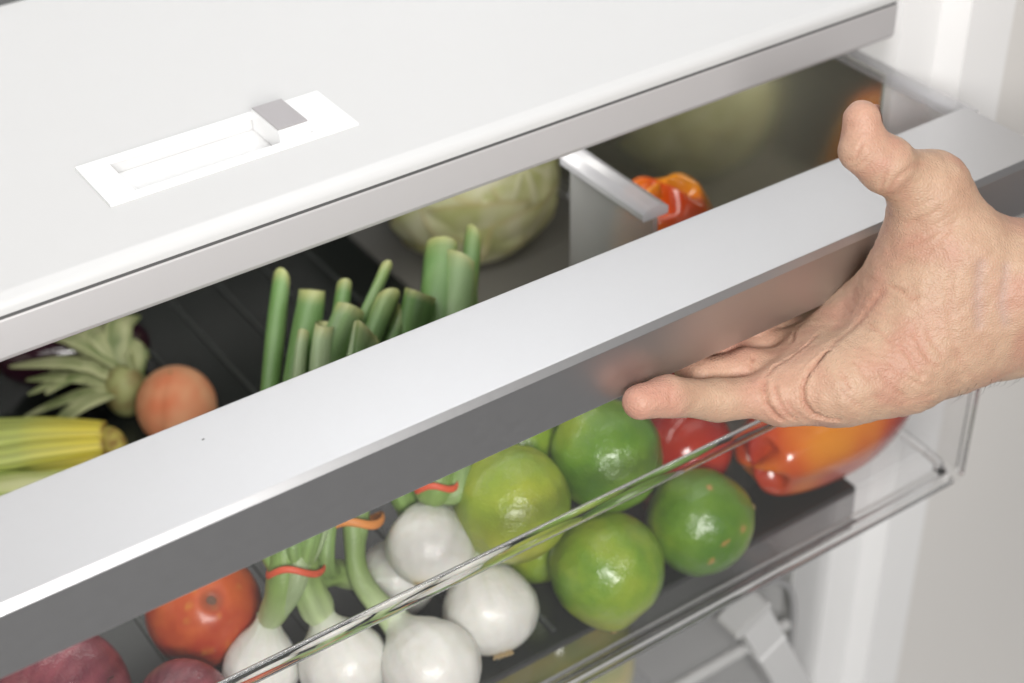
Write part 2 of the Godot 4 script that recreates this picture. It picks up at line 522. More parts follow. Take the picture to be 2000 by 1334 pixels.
func build_lower_drawer() -> void:
	var d := thing("lower_drawer", "clear lower drawer with rounded front corner below the open drawer, blurred", "drawer", Vector3.ZERO)
	var z := -0.092
	obj("front_pane", sheet(Vector3(-0.60, -0.56, z), Vector3(-0.055, -0.56, z), Vector3(-0.055, -0.325, z), Vector3(-0.60, -0.325, z)), "clear_side", d)
	var edge := curve([Vector3(-0.60, -0.322, z), Vector3(-0.20, -0.322, z), Vector3(-0.085, -0.323, z), Vector3(-0.056, -0.332, z), Vector3(-0.044, -0.36, z), Vector3(-0.042, -0.42, z), Vector3(-0.042, -0.56, z)], 8)
	obj("rim", tube(edge, 10, func(_t): return 0.0024, func(_t, _a, _p): return Color.WHITE).mesh(), "grey_plastic", d)
	var edge2 := curve([Vector3(-0.60, -0.372, z + 0.002), Vector3(-0.20, -0.372, z + 0.002), Vector3(-0.05, -0.370, z + 0.002)], 6)
	obj("pane_ridge", tube(edge2, 10, func(_t): return 0.004, func(_t, _a, _p): return Color.WHITE).mesh(), "frosted", d)
	obj("drawer_floor", box(Vector3(-0.60, -0.57, -0.45), Vector3(-0.04, -0.562, z), 0.002).mesh(), "grey_plastic", d)
	obj("side_panel", box(Vector3(-0.041, -0.56, -0.45), Vector3(-0.038, -0.33, z - 0.006), 0.001, "y").mesh(), "frosted", d)
	obj("back_panel", box(Vector3(-0.60, -0.56, -0.45), Vector3(-0.042, -0.33, -0.446), 0.001, "y").mesh(), "grey_plastic", d)
	# the slanting white bracket that carries the drawer, with a rounded head
	var br := Shape.new()
	push(rect(-0.011, -0.20, 0.011, 0.0, 0.004), "z", -0.007, 0.007, br)
	var b := obj("bracket", br.mesh(), "white", d)
	b.transform = Transform3D(Basis(Vector3.BACK, deg_to_rad(27.0)) * Basis(Vector3.RIGHT, 0.1), Vector3(-0.1005, -0.318, -0.074))
	obj("bracket_band", box(Vector3(-0.0114, -0.048, -0.0074), Vector3(0.0114, -0.044, 0.0074), 0.001).mesh(), "liner", b)
	obj("bracket_head", push(rect(-0.017, 0.0005, 0.013, 0.011, 0.005), "z", -0.008, 0.008).mesh(), "frosted", b)
	# what lies in it: two yellowish green squashes
	for e in [[Vector3(-0.190, -0.362, -0.152), 0.052, "larger yellow green squash in the lower drawer, at the bottom edge of the photo"], [Vector3(-0.292, -0.362, -0.165), 0.048, "smaller yellow green squash in the lower drawer, left of the larger squash"]]:
		var r: float = e[1]
		var body := ball(24, 40, func(th, ph): return Vector3(sin(th) * cos(ph) * r * (1.0 + 0.03 * cos(6.0 * ph)), cos(th) * r * 1.15, sin(th) * sin(ph) * r * (1.0 + 0.03 * cos(6.0 * ph))), func(p, _th, _ph): return mix(Color(0.26, 0.30, 0.05), Color(0.50, 0.40, 0.07), 0.5 + 1.2 * n3(p, 25.0)))
		var o := thing("squash", e[2], "squash", e[0], "squashes in the lower drawer")
		o.position = e[0]
		obj("body", body.mesh(), "glossy_skin", o)
		obj("stem", tube(curve([Vector3(0, r * 1.1, 0), Vector3(0.004, r * 1.35, 0.002)], 4), 10, func(t): return 0.008 - 0.003 * t, func(_t, _a, _p): return Color(0.16, 0.17, 0.05)).mesh(), "stem", o)

# ---------------------------------------------------------------- produce
func build_limes() -> void:
	# place, radius, yellowness, direction of the stem end, spots, label
	var rows := [
		[Vector3(-0.2258, -0.1930, -0.0530), 0.0296, 0.45, Vector3(-0.3, -0.75, 0.6), 0, "lime resting at the pane below the ridge, left of the brown-spotted lime"],
		[Vector3(-0.1641, -0.1940, -0.0535), 0.0285, 0.10, Vector3(0.8, 0.1, 0.3), 1, "dark green lime with brown scars on its right side"],
		[Vector3(-0.2639, -0.1500, -0.0820), 0.0294, 0.75, Vector3(-0.666, -0.106, 0.739), 2, "yellowest lime, beside the white onion bulbs under the drawer bar"],
		[Vector3(-0.2066, -0.1450, -0.0797), 0.0288, 0.18, Vector3(-0.4, 0.9, -0.5), 0, "glossy lime directly below the little finger's tip"],
		[Vector3(-0.1950, -0.1650, -0.1350), 0.0262, 0.0, Vector3(0.3, 1.0, 0.2), 0, "dark lime mostly hidden behind the lime below the fingertip"],
		[Vector3(-0.2330, -0.1500, -0.1215), 0.0215, 0.35, Vector3(0.3, 1.0, -0.2), 0, "lime peeking over the yellowest lime, just under the drawer bar"],
		[Vector3(-0.2395, -0.2010, -0.0965), 0.0212, 0.6, Vector3(-0.3, 1.0, 0.2), 0, "small lime low behind the ridge, between white onion and front lime"],
	]
	for q in rows.size():
		var e: Array = rows[q]
		var r: float = e[1]
		var yellow: float = e[2]
		var axis: Vector3 = (e[3] as Vector3).normalized()
		var off := q * 3.7
		var spots := []
		if e[4] == 1:
			spots = [[Vector3(0.268, 0.355, 0.896), 0.13], [Vector3(-0.203, 0.263, 0.943), 0.08], [Vector3(-0.134, 0.286, 0.949), 0.075], [Vector3(-0.434, -0.074, 0.898), 0.11], [Vector3(0.018, 0.983, 0.185), 0.08]]
		if e[4] == 2:
			spots = [[Vector3(-0.666, -0.106, 0.739), 0.10]]
		var pos := func(th: float, ph: float) -> Vector3:
			var d := Vector3(sin(th) * cos(ph), cos(th), sin(th) * sin(ph))
			var along := d.dot(axis)
			var k := 1.0 + 0.035 * n3(d, 1.3, off) + 0.07 * exp(-pow((1.0 - along) / 0.05, 1.0)) - 0.02 * exp(-pow((1.0 + along) / 0.04, 1.0))
			return d * r * k
		var col := func(p: Vector3, _th: float, _ph: float) -> Color:
			var d := p.normalized()
			var t := yellow + 0.42 * n3(d, 0.8, off + 9.0) + 0.45 * pow(absf(d.dot(axis)), 3.0) + 0.06 * n3(d, 5.0, off)
			var c := mix(Color(0.082, 0.191, 0.013), Color(0.186, 0.317, 0.024), t * 1.6)
			c = mix(c, Color(0.353, 0.378, 0.034), t * 1.3 - 0.50)
			c = c * (1.0 + 0.10 * n3(d, 26.0, off))
			for s in spots:
				var dist := d.distance_to((s[0] as Vector3).normalized()) + 0.05 * fine.get_noise_3d(d.x * 9.0, d.y * 9.0, d.z * 9.0)
				c = mix(c, Color(0.50, 0.25, 0.08), 1.4 - dist / (s[1] * 0.6))
			# stem scar
			c = mix(c, Color(0.28, 0.20, 0.06), 1.3 - (1.0 - d.dot(axis)) / 0.008)
			return c
		var o := thing("lime", e[5], "lime", e[0], "limes in the drawer")
		obj("fruit", ball(72, 112, pos, col).mesh(), "lime", o)
		var tip: Vector3 = axis * r * (1.07 + 0.035 * n3(axis, 1.3, off))
		obj("stem_end", tube(curve([tip - axis * 0.001, tip + axis * 0.0008], 3), 9, func(_t): return 0.0018, func(_t, _a, _p): return Color(0.22, 0.15, 0.05)).mesh(), "stem", o)

# an onion: a white bulb whose roots point along -dir, and green leaves that run through `via` to cut ends
func onion(label: String, at: Vector3, r: float, dir: Vector3, leaves: Array, seed_at: float, long := 1.0) -> void:
	var o := thing("spring_onion", label, "spring onion", at, "white spring onions in the drawer")
	var basis := aim(dir)
	var pos := func(th: float, ph: float) -> Vector3:
		var y := cos(th)
		var rr := sin(th)
		if y > 0.0:     # shoulder drawn out into the neck
			var t := y
			rr = lerpf(rr, maxf(0.30, 0.0), smoothstep(0.70, 1.0, t)) if th > 0.001 else 0.0
			y = y * (1.0 + 0.28 * long * smoothstep(0.6, 1.0, t))
		else:
			y = y * 0.90
		var dv := Vector3(rr * cos(ph), y, rr * sin(ph))
		var k := 1.0 + 0.04 * n3(dv, 1.2, seed_at) + 0.02 * sin(ph * 2.0 + seed_at) + 0.008 * sin(ph * 9.0 + seed_at)
		return basis * Vector3(rr * cos(ph) * k, y, rr * sin(ph) * k) * r
	var col := func(p: Vector3, th: float, ph: float) -> Color:
		var c := Color(0.70, 0.69, 0.65)
		c = c * (1.0 + 0.018 * sin(ph * 17.0 + 1.5 * n3(p, 40.0, seed_at)) * sin(th))
		c = mix(c, Color(0.52, 0.60, 0.36), 1.0 - th / 0.75)
		c = mix(c, Color(0.50, 0.56, 0.38), 0.20 * pow(absf(sin(ph * 6.5 + seed_at + 1.2 * n3(p, 30.0, seed_at))), 24.0) * smoothstep(2.3, 0.6, th))
		c = mix(c, Color(0.56, 0.52, 0.42), clampf(0.9 * n3(p, 55.0, seed_at + 4.0) - 0.2, 0.0, 0.22))
		c = mix(c, Color(0.78, 0.70, 0.54), 0.5 * smoothstep(2.45, 3.0, th))
		c = mix(c, Color(0.50, 0.36, 0.17), smoothstep(2.82, 3.02, th + 0.12 * n3(p, 180.0, seed_at)))
		return c
	obj("bulb", ball(56, 80, pos, col).mesh(), "onion", o)
	# root plate: a rough brown disc with short root stubs
	var root := Shape.new()
	var rng := RandomNumberGenerator.new()
	rng.seed = 100 + int(seed_at * 10.0)
	for q in 26:
		var a := rng.randf() * TAU
		var d := sqrt(rng.randf()) * r * 0.17
		var p0 := Vector3(cos(a) * d, -r * 0.885, sin(a) * d)
		var p1 := p0 + Vector3(cos(a) * d * 0.4, -rng.randf_range(0.0006, 0.0022), sin(a) * d * 0.4)
		tube(PackedVector3Array([basis * p0, basis * p0.lerp(p1, 0.5), basis * p1]), 5, func(_t): return 0.00065, func(_t, _a, _p): return Color(0.42, 0.31, 0.16), root)
	obj("root_tuft", root.mesh(), "stem", o)
	for lf in leaves:
		var pts := [basis * Vector3(0, r * (0.95 + 0.2 * long), 0)]
		for q in lf[0]:
			pts.append((q as Vector3) - at)
		var r0: float = lf[1] * 1.28
		var r1: float = lf[2] * 1.28
		var pale: float = lf[3]
		for twin in 3:
			var tp := pts.duplicate()
			var rng2 := RandomNumberGenerator.new()
			rng2.seed = int(seed_at * 100.0) + twin * 7 + int(pale * 50.0) + leaves.find(lf) * 31
			var thin := 1.0
			if twin > 0:
				thin = rng2.randf_range(0.5, 0.8)
				var off := Vector3(rng2.randf_range(-1, 1), rng2.randf_range(-0.6, 0.2), rng2.randf_range(-1, 1))
				for q in range(2, tp.size()):
					var f := float(q) / (tp.size() - 1)
					tp[q] = tp[q] + off * (r0 * 0.9 + r0 * 1.2 * f)
				tp[-1] = tp[-1] - (tp[-1] - tp[-2]) * rng2.randf_range(-0.10, 0.30)
			var path := curve(tp, 9)
			var bow := Vector3(rng2.randf_range(-1, 1), 0, rng2.randf_range(-1, 1)) * 0.0025
			for q in path.size():
				path[q] += bow * sin(q * 0.55 + seed_at) * float(q) / path.size()
			var rad := func(t: float) -> float: return (lerpf(r * 0.33 * (1.0 if thin == 1.0 else 0.6), r0 * thin, smoothstep(0.0, 0.22, t)) if t < 0.22 else lerpf(r0, r1, (t - 0.22) / 0.78) * thin) * (1.0 + 0.06 * sin(t * 23.0 + seed_at))
			var lc := func(t: float, ang: float, p: Vector3) -> Color:
				var c := mix(Color(0.50, 0.58, 0.34), Color(0.24, 0.36, 0.09), t * 3.2)
				c = mix(c, Color(0.085, 0.175, 0.045), (t - 0.30) * 1.9)
				c = mix(c, Color(0.34, 0.42, 0.25), pale * 0.8 + 0.25 * maxf(0.0, n3(p, 25.0, seed_at + twin)))
				c = mix(c, Color(0.42, 0.37, 0.16), clampf((t - 0.965) * 20.0, 0.0, 0.55))
				return c * (1.0 + 0.16 * sin(ang * 7.0 + seed_at) + 0.2 * n3(p, 35.0, seed_at))
			obj("leaf", tube(path, 14, rad, lc, null, true, 0.85, Vector3.UP, rng2.randf_range(-1.0, 1.0)).mesh(), "stem", o)

func build_onions() -> void:
	var a := Vector3(-0.3015, -0.075, -0.2084)
	var b := Vector3(-0.2941, -0.075, -0.1832)
	var c := Vector3(-0.3088, -0.075, -0.1764)
	var d := Vector3(-0.2961, -0.075, -0.1602)
	var e := Vector3(-0.2729, -0.075, -0.1779)
	var g := Vector3(-0.2573, -0.075, -0.1734)
	var h := Vector3(-0.2247, -0.075, -0.2033)
	var i := Vector3(-0.2206, -0.075, -0.1881)
	onion("white onion bulb with roots facing out, highest of the white bulbs, touching the yellowest lime", Vector3(-0.3071, -0.1630, -0.0913), 0.0218, Vector3(0.60, 0.45, -0.66), [[[Vector3(-0.2960, -0.140, -0.1040), Vector3(-0.2960, -0.130, -0.1010), Vector3(-0.270, -0.105, -0.140), h], 0.0075, 0.0072, 0.0], [[Vector3(-0.2940, -0.141, -0.1060), Vector3(-0.2930, -0.130, -0.1020), Vector3(-0.268, -0.106, -0.137), i], 0.0060, 0.0066, 0.3]], 0.3)
	onion("round white onion bulb under the ridge, nearest to the front lime", Vector3(-0.2883, -0.1982, -0.0668), 0.0243, Vector3(0.20, 0.62, -0.75), [[[Vector3(-0.3000, -0.165, -0.112), Vector3(-0.2900, -0.130, -0.140), g], 0.0080, 0.0074, 0.0]], 1.7)
	onion("largest white onion bulb at the photo's bottom edge", Vector3(-0.3330, -0.1977, -0.0505), 0.0248, Vector3(-0.10, 0.35, -0.90), [[[Vector3(-0.3420, -0.1720, -0.1010), Vector3(-0.3350, -0.1500, -0.1160), Vector3(-0.3220, -0.120, -0.133), d], 0.0044, 0.0046, 0.2]], 2.9)
	onion("white onion bulb half hidden behind the highest bulb, stem bending left", Vector3(-0.3120, -0.2018, -0.1180), 0.0206, Vector3(-0.85, 0.5, 0.1), [[[Vector3(-0.3480, -0.1740, -0.1130), Vector3(-0.3680, -0.1560, -0.1080), Vector3(-0.3450, -0.122, -0.130), e], 0.0062, 0.0046, 0.1]], 4.1)
	onion("white onion bulb between the small pointed bulb and the largest bulb", Vector3(-0.3660, -0.2000, -0.0795), 0.0222, Vector3(-0.05, 0.8, -0.6), [[[Vector3(-0.3690, -0.160, -0.1045), Vector3(-0.3570, -0.125, -0.125), b], 0.0072, 0.0062, 0.1]], 5.3)
	onion("small pointed white onion bulb between the red orange tomato and other bulbs", Vector3(-0.3990, -0.2030, -0.1040), 0.0186, Vector3(0.45, 0.9, -0.35), [[[Vector3(-0.3795, -0.160, -0.1085), Vector3(-0.3640, -0.130, -0.130), a], 0.0072, 0.0066, 0.05], [[Vector3(-0.3755, -0.158, -0.104), Vector3(-0.3580, -0.130, -0.122), c], 0.0055, 0.0046, 0.85]], 6.1, 1.7)
	band("red rubber band around the green onion stems beside the tomato", Vector3(-0.3725, -0.1545, -0.1075), Vector3(0.35, 0.75, -0.55), 0.0150, 0.0125, 0.0013, "rubber_red")
	band("orange rubber band around onion stems, just under the drawer bar", Vector3(-0.3345, -0.1490, -0.1160), Vector3(0.3, 0.8, -0.5), 0.0150, 0.0130, 0.0017, "rubber_orange")
	band("small red orange rubber band above the highest white bulb", Vector3(-0.2965, -0.1325, -0.0990), Vector3(0.25, 0.85, -0.45), 0.0115, 0.0100, 0.0013, "rubber_red")

func band(label: String, at: Vector3, dir: Vector3, ra: float, rb: float, thick: float, material: String) -> void:
	var basis := aim(dir)
	var s := Shape.new()
	var pos := func(u: float, w: float) -> Vector3:
		var an := u * TAU
		var out := Vector3(cos(an) * ra, 0.0015 * sin(3.0 * an), sin(an) * rb)
		return basis * (out + out.normalized() * cos(w * TAU) * thick * 0.6 + Vector3.UP * sin(w * TAU) * thick * 1.3)
	s.grid(48, 8, true, pos, func(_a, _b, _p): return Color.WHITE)
	var o := obj("rubber_band", s.mesh(), material)
	o.position = at
	tag(o, label, "rubber band")

func pepper(label: String, at: Vector3, half: float, r: float, dir: Vector3, spin: float, seed_at: float, patch: float) -> void:
	var o := thing("bell_pepper", label, "bell pepper", at, "bell peppers in the drawer")
	var basis := aim(dir) * Basis(Vector3.UP, spin)
	var pos := func(th: float, ph: float) -> Vector3:
		var y := cos(th)
		var rr := pow(maxf(sin(th), 0.0), 0.62)
		var lobes := 1.0 - 0.13 * pow(absf(cos(ph * 2.0)), 3.0) * (0.45 + 0.55 * smoothstep(0.2, -0.9, y)) + 0.05 * sin(ph + seed_at)
		rr *= lobes * (0.86 + 0.16 * smoothstep(-1.0, 0.5, y))
		var yy := y
		if y > 0.75:
			yy = y - 0.55 * smoothstep(0.86, 1.0, y) * (0.5 + 0.2 * cos(4.0 * ph))
		if y < -0.7:
			yy = y + (0.10 + 0.07 * cos(4.0 * ph)) * smoothstep(-0.80, -1.0, y)
		return basis * Vector3(rr * r * cos(ph), yy * half, rr * r * sin(ph))
	var col := func(p: Vector3, _th: float, ph: float) -> Color:
		var l := basis.inverse() * p
		var t := 0.7 * n3(p, 11.0, seed_at) + 0.30 * cos(ph * 2.0 + seed_at) + patch - 0.95 * smoothstep(-0.05, 0.55, l.y / half) - 0.3 * smoothstep(-0.60, -0.9, l.y / half)
		var c := mix(Color(0.34, 0.020, 0.008), Color(0.58, 0.085, 0.010), t * 1.6 + 0.45)
		return mix(c, Color(0.68, 0.24, 0.015), t * 1.9 - 0.25)
	obj("flesh", ball(56, 96, pos, col).mesh(), "pepper", o)
	var st := curve([basis * Vector3(0, half * 0.62, 0), basis * Vector3(0.002, half * 0.9, 0.001), basis * Vector3(0.006, half * 1.12, 0.003)], 5)
	obj("stalk", tube(st, 10, func(t): return 0.0062 - 0.0025 * sin(t * PI), func(_t, _a, _p): return Color(0.08, 0.16, 0.03)).mesh(), "stem", o)

func build_other_produce() -> void:
	# two red onions in the lower left corner
	for e in [[Vector3(-0.4897, -0.1880, -0.1288), 0.0345, Vector3(-0.7, 0.25, 0.6), 0.4, "larger red onion with a split in its outer skin"], [Vector3(-0.4417, -0.1990, -0.0985), 0.0240, Vector3(0.7, -0.5, -0.6), 2.2, "smaller red onion at the bottom edge, in front of the tomato"]]:
		var r: float = e[1]
		var basis := aim(e[2])
		var sd: float = e[3]
		var o := thing("red_onion", e[4], "red onion", e[0], "red onions in the drawer")
		var pos := func(th: float, ph: float) -> Vector3:
			var y := cos(th)
			y = y * (0.90 + 0.30 * smoothstep(0.86, 1.0, absf(y)))
			return basis * Vector3(sin(th) * cos(ph), y, sin(th) * sin(ph)) * r * (1.0 + 0.012 * sin(3.0 * ph + sd))
		var col := func(p: Vector3, th: float, ph: float) -> Color:
			var streak := 0.5 + 0.5 * sin(ph * 26.0 + 3.0 * n3(p, 18.0, sd))
			var c := mix(Color(0.115, 0.018, 0.032), Color(0.30, 0.075, 0.095), 0.35 + 0.25 * streak * sin(th) + 0.9 * n3(p, 30.0, sd))
			return mix(c, Color(0.46, 0.27, 0.17), 1.0 - minf(th, PI - th) / 0.3)
		obj("skin", ball(56, 128, pos, col).mesh(), "red_onion", o)
		# a thin ragged tear in the dry skin
		var tear := PackedVector3Array()
		for q in 22:
			var t := q / 21.0
			var d := Vector3(-0.25 + 0.95 * t, 0.35 + 0.28 * t + 0.05 * n3(Vector3(t, sd, 0), 5.0), 0.72 - 0.1 * t).normalized()
			tear.append(d * (r * 1.0 + 0.0004))
		if r > 0.03:
			# hug the skin along basis-aligned radius
			var hug := PackedVector3Array()
			for p in tear:
				var l := basis.inverse() * p.normalized()
				var th := acos(clampf(l.y, -1, 1))
				var ph := atan2(l.z, l.x)
				hug.append((pos.call(th, ph) as Vector3) * 1.004)
			obj("skin_tear", tube(hug, 6, func(t): return 0.00028 + 0.00025 * sin(t * PI), func(_t, _a, _p): return Color(0.06, 0.015, 0.015)).mesh(), "red_onion", o)
		obj("root_end", tube(curve([basis * Vector3(0, -r * 1.14, 0), basis * Vector3(0, -r * 1.22, 0)], 3), 10, func(_t): return 0.004, func(_t, _a, _p): return Color(0.35, 0.22, 0.12)).mesh(), "stem", o)

	# the red orange tomato, with a scarred stem pit that faces the viewer
	var ta := Vector3(-0.053, 0.771, 0.634).normalized()
	var tr := 0.0292
	var t_pos := func(th: float, ph: float) -> Vector3:
		var d := Vector3(sin(th) * cos(ph), cos(th), sin(th) * sin(ph))
		var k := 1.0 + 0.02 * n3(d, 1.6, 3.0) - 0.05 * exp(-(1.0 - d.dot(ta)) / 0.02)
		return d * tr * k
	var t_col := func(p: Vector3, _th: float, _ph: float) -> Color:
		var d := p.normalized()
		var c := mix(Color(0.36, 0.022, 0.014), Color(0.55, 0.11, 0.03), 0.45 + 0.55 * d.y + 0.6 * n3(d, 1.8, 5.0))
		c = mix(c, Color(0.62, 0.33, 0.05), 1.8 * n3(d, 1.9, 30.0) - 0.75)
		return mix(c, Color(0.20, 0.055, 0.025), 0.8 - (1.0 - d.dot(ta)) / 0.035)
	var tom := thing("tomato", "red orange tomato with a stem scar, beside the small pointed onion", "tomato", Vector3(-0.4079, -0.1922, -0.1464))
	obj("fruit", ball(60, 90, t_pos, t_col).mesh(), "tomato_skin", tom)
	obj("stem_scar", tube(curve([ta * tr * 0.935, ta * tr * 0.957], 3), 10, func(_t): return 0.0026, func(_t, _a, _p): return Color(0.12, 0.05, 0.02)).mesh(), "stem", tom)

	# the dark red tomato behind the limes
	var r2 := 0.0258
	var dr := thing("tomato", "dark red tomato half hidden between the limes and the bell pepper", "tomato", Vector3(-0.1365, -0.1850, -0.0985))
	obj("fruit", ball(44, 72, func(th, ph): return Vector3(sin(th) * cos(ph), cos(th) * 0.92, sin(th) * sin(ph)) * r2 * (1.0 + 0.02 * cos(5.0 * ph) * sin(th)), func(p, _th, _ph): return mix(Color(0.30, 0.012, 0.008), Color(0.42, 0.03, 0.012), 0.5 + n3(p, 30.0))).mesh(), "glossy_skin", dr)
	obj("calyx", tube(curve([Vector3(0, r2 * 0.88, 0), Vector3(0.001, r2 * 1.02, 0.001)], 3), 8, func(_t): return 0.002, func(_t, _a, _p): return Color(0.06, 0.12, 0.02)).mesh(), "stem", dr)

	pepper("red and orange bell pepper lying below the wrist at the pane", Vector3(-0.0560, -0.1860, -0.0740), 0.0620, 0.0365, Vector3(1.0, 0.06, -0.12), 0.5, 1.2, 0.36)
	pepper("orange bell pepper standing behind the front bar, beside the divider", Vector3(-0.0800, -0.1500, -0.1900), 0.0725, 0.042, Vector3(0.06, -1.0, 0.05), 0.9, 4.6, 0.62)

	# peach behind the bar at the left
	var pr := 0.0236
	var peach := thing("peach", "pinkish orange peach behind the front bar, beside the yellow celery base", "peach", Vector3(-0.3462, -0.1990, -0.3140))
	var p_pos := func(th: float, ph: float) -> Vector3:
		var k := 1.0 - 0.05 * exp(-pow(angle_difference(ph, 2.4) / 0.16, 2.0)) * sin(th)
		return Vector3(sin(th) * cos(ph), cos(th) * 1.04, sin(th) * sin(ph)) * pr * k
	var p_col := func(p: Vector3, _th: float, _ph: float) -> Color:
		return mix(Color(0.66, 0.19, 0.09), Color(0.70, 0.36, 0.20), 0.4 + 1.1 * n3(p, 28.0, 2.0) + 0.35 * p.normalized().y)
	obj("fruit", ball(44, 72, p_pos, p_col).mesh(), "matte_fruit", peach)
	obj("stem_pit", tube(curve([Vector3(0, pr * 1.03, 0), Vector3(0, pr * 1.07, 0)], 3), 8, func(_t): return 0.0011, func(_t, _a, _p): return Color(0.40, 0.20, 0.08)).mesh(), "stem", peach)

	build_cabbage()
	build_celery()
	build_pointed_leaves()

	# aubergines at the back left, dark in the shade of the shelf
	for e in [[Vector3(-0.384, -0.2000, -0.4080), Vector3(-1.0, 0.1, -0.25), "dark aubergine behind the pale pointed leaves, deep in the drawer"]]:
		var basis := aim(e[1])
		var o := thing("aubergine", e[2], "aubergine", e[0])
		obj("body", ball(40, 48, func(th, ph): return basis * (Vector3(sin(th) * cos(ph), 2.1 * cos(th), sin(th) * sin(ph)) * 0.0225 * (1.0 + 0.22 * cos(th + PI))), func(_p, _th, _ph): return Color(0.028, 0.008, 0.018)).mesh(), "glossy_skin", o)
		obj("cap", tube(curve([basis * Vector3(0, 0.036, 0), basis * Vector3(0.001, 0.044, 0), basis * Vector3(0.004, 0.058, 0)], 4), 10, func(t): return 0.011 - 0.008 * t, func(_t, _a, _p): return Color(0.10, 0.13, 0.04)).mesh(), "stem", o)

func build_cabbage() -> void:
	var o := thing("cabbage", "pale green cabbage at the back of the drawer, under the shelf edge", "cabbage", Vector3(-0.0905, -0.1640, -0.3880))
	var r := 0.0560
	var core_pos := func(th: float, ph: float) -> Vector3:
		var d := Vector3(sin(th) * cos(ph), cos(th), sin(th) * sin(ph))
		return d * r * (1.0 + 0.03 * n3(d, 2.0, 8.0))
	var leaf_col := func(p: Vector3, th: float, ph: float) -> Color:
		var c := mix(Color(0.50, 0.52, 0.25), Color(0.72, 0.72, 0.50), 0.5 + 1.3 * n3(p, 22.0, 4.0))
		return c
	obj("head", ball(48, 72, core_pos, leaf_col).mesh(), "leaf", o)
	# overlapping outer leaves: curved shells that stand a little off the head, veined and wavy at the rim
	var rng := RandomNumberGenerator.new()
	rng.seed = 5
	for q in 9:
		var dir := Vector3(rng.randf_range(-1, 1), rng.randf_range(-0.5, 0.9), rng.randf_range(-0.3, 1.0)).normalized()
		var basis := aim(dir)
		var lift := 1.012 + 0.010 * q
		var sd := q * 2.3
		var wide := rng.randf_range(0.95, 1.4)
		var s := Shape.new()
		for side_at in 2:
			var pos := func(a: float, b: float) -> Vector3:
				var th := a * wide
				var ph := b * TAU
				var k := lift + 0.075 * smoothstep(0.55, 1.0, a) * (0.3 + 0.7 * sin(ph * 3.0 + sd)) + 0.018 * smoothstep(0.7, 1.0, a) * sin(ph * 11.0 + sd)
				k += 0.022 * pow(absf(cos(ph * 4.0 + sd * 0.5)), 14.0) * (1.0 - a) - 0.012 * side_at
				return basis * Vector3(sin(th) * cos(ph), cos(th), sin(th) * sin(ph)) * r * k
			var col := func(a: float, b: float, p: Vector3) -> Color:
				var c := mix(Color(0.46, 0.49, 0.20), Color(0.70, 0.70, 0.45), 0.45 + 1.2 * n3(p, 26.0, sd))
				c = mix(c, Color(0.74, 0.73, 0.55), pow(absf(cos(b * TAU * 4.0 + sd * 0.5)), 14.0) * (1.0 - 0.6 * a))
				return mix(c, Color(0.52, 0.44, 0.20), 0.7 * smoothstep(0.93, 1.0, a))
			s.grid(16, 64, true, pos, col)
		obj("leaf", s.mesh(), "leaf", o)

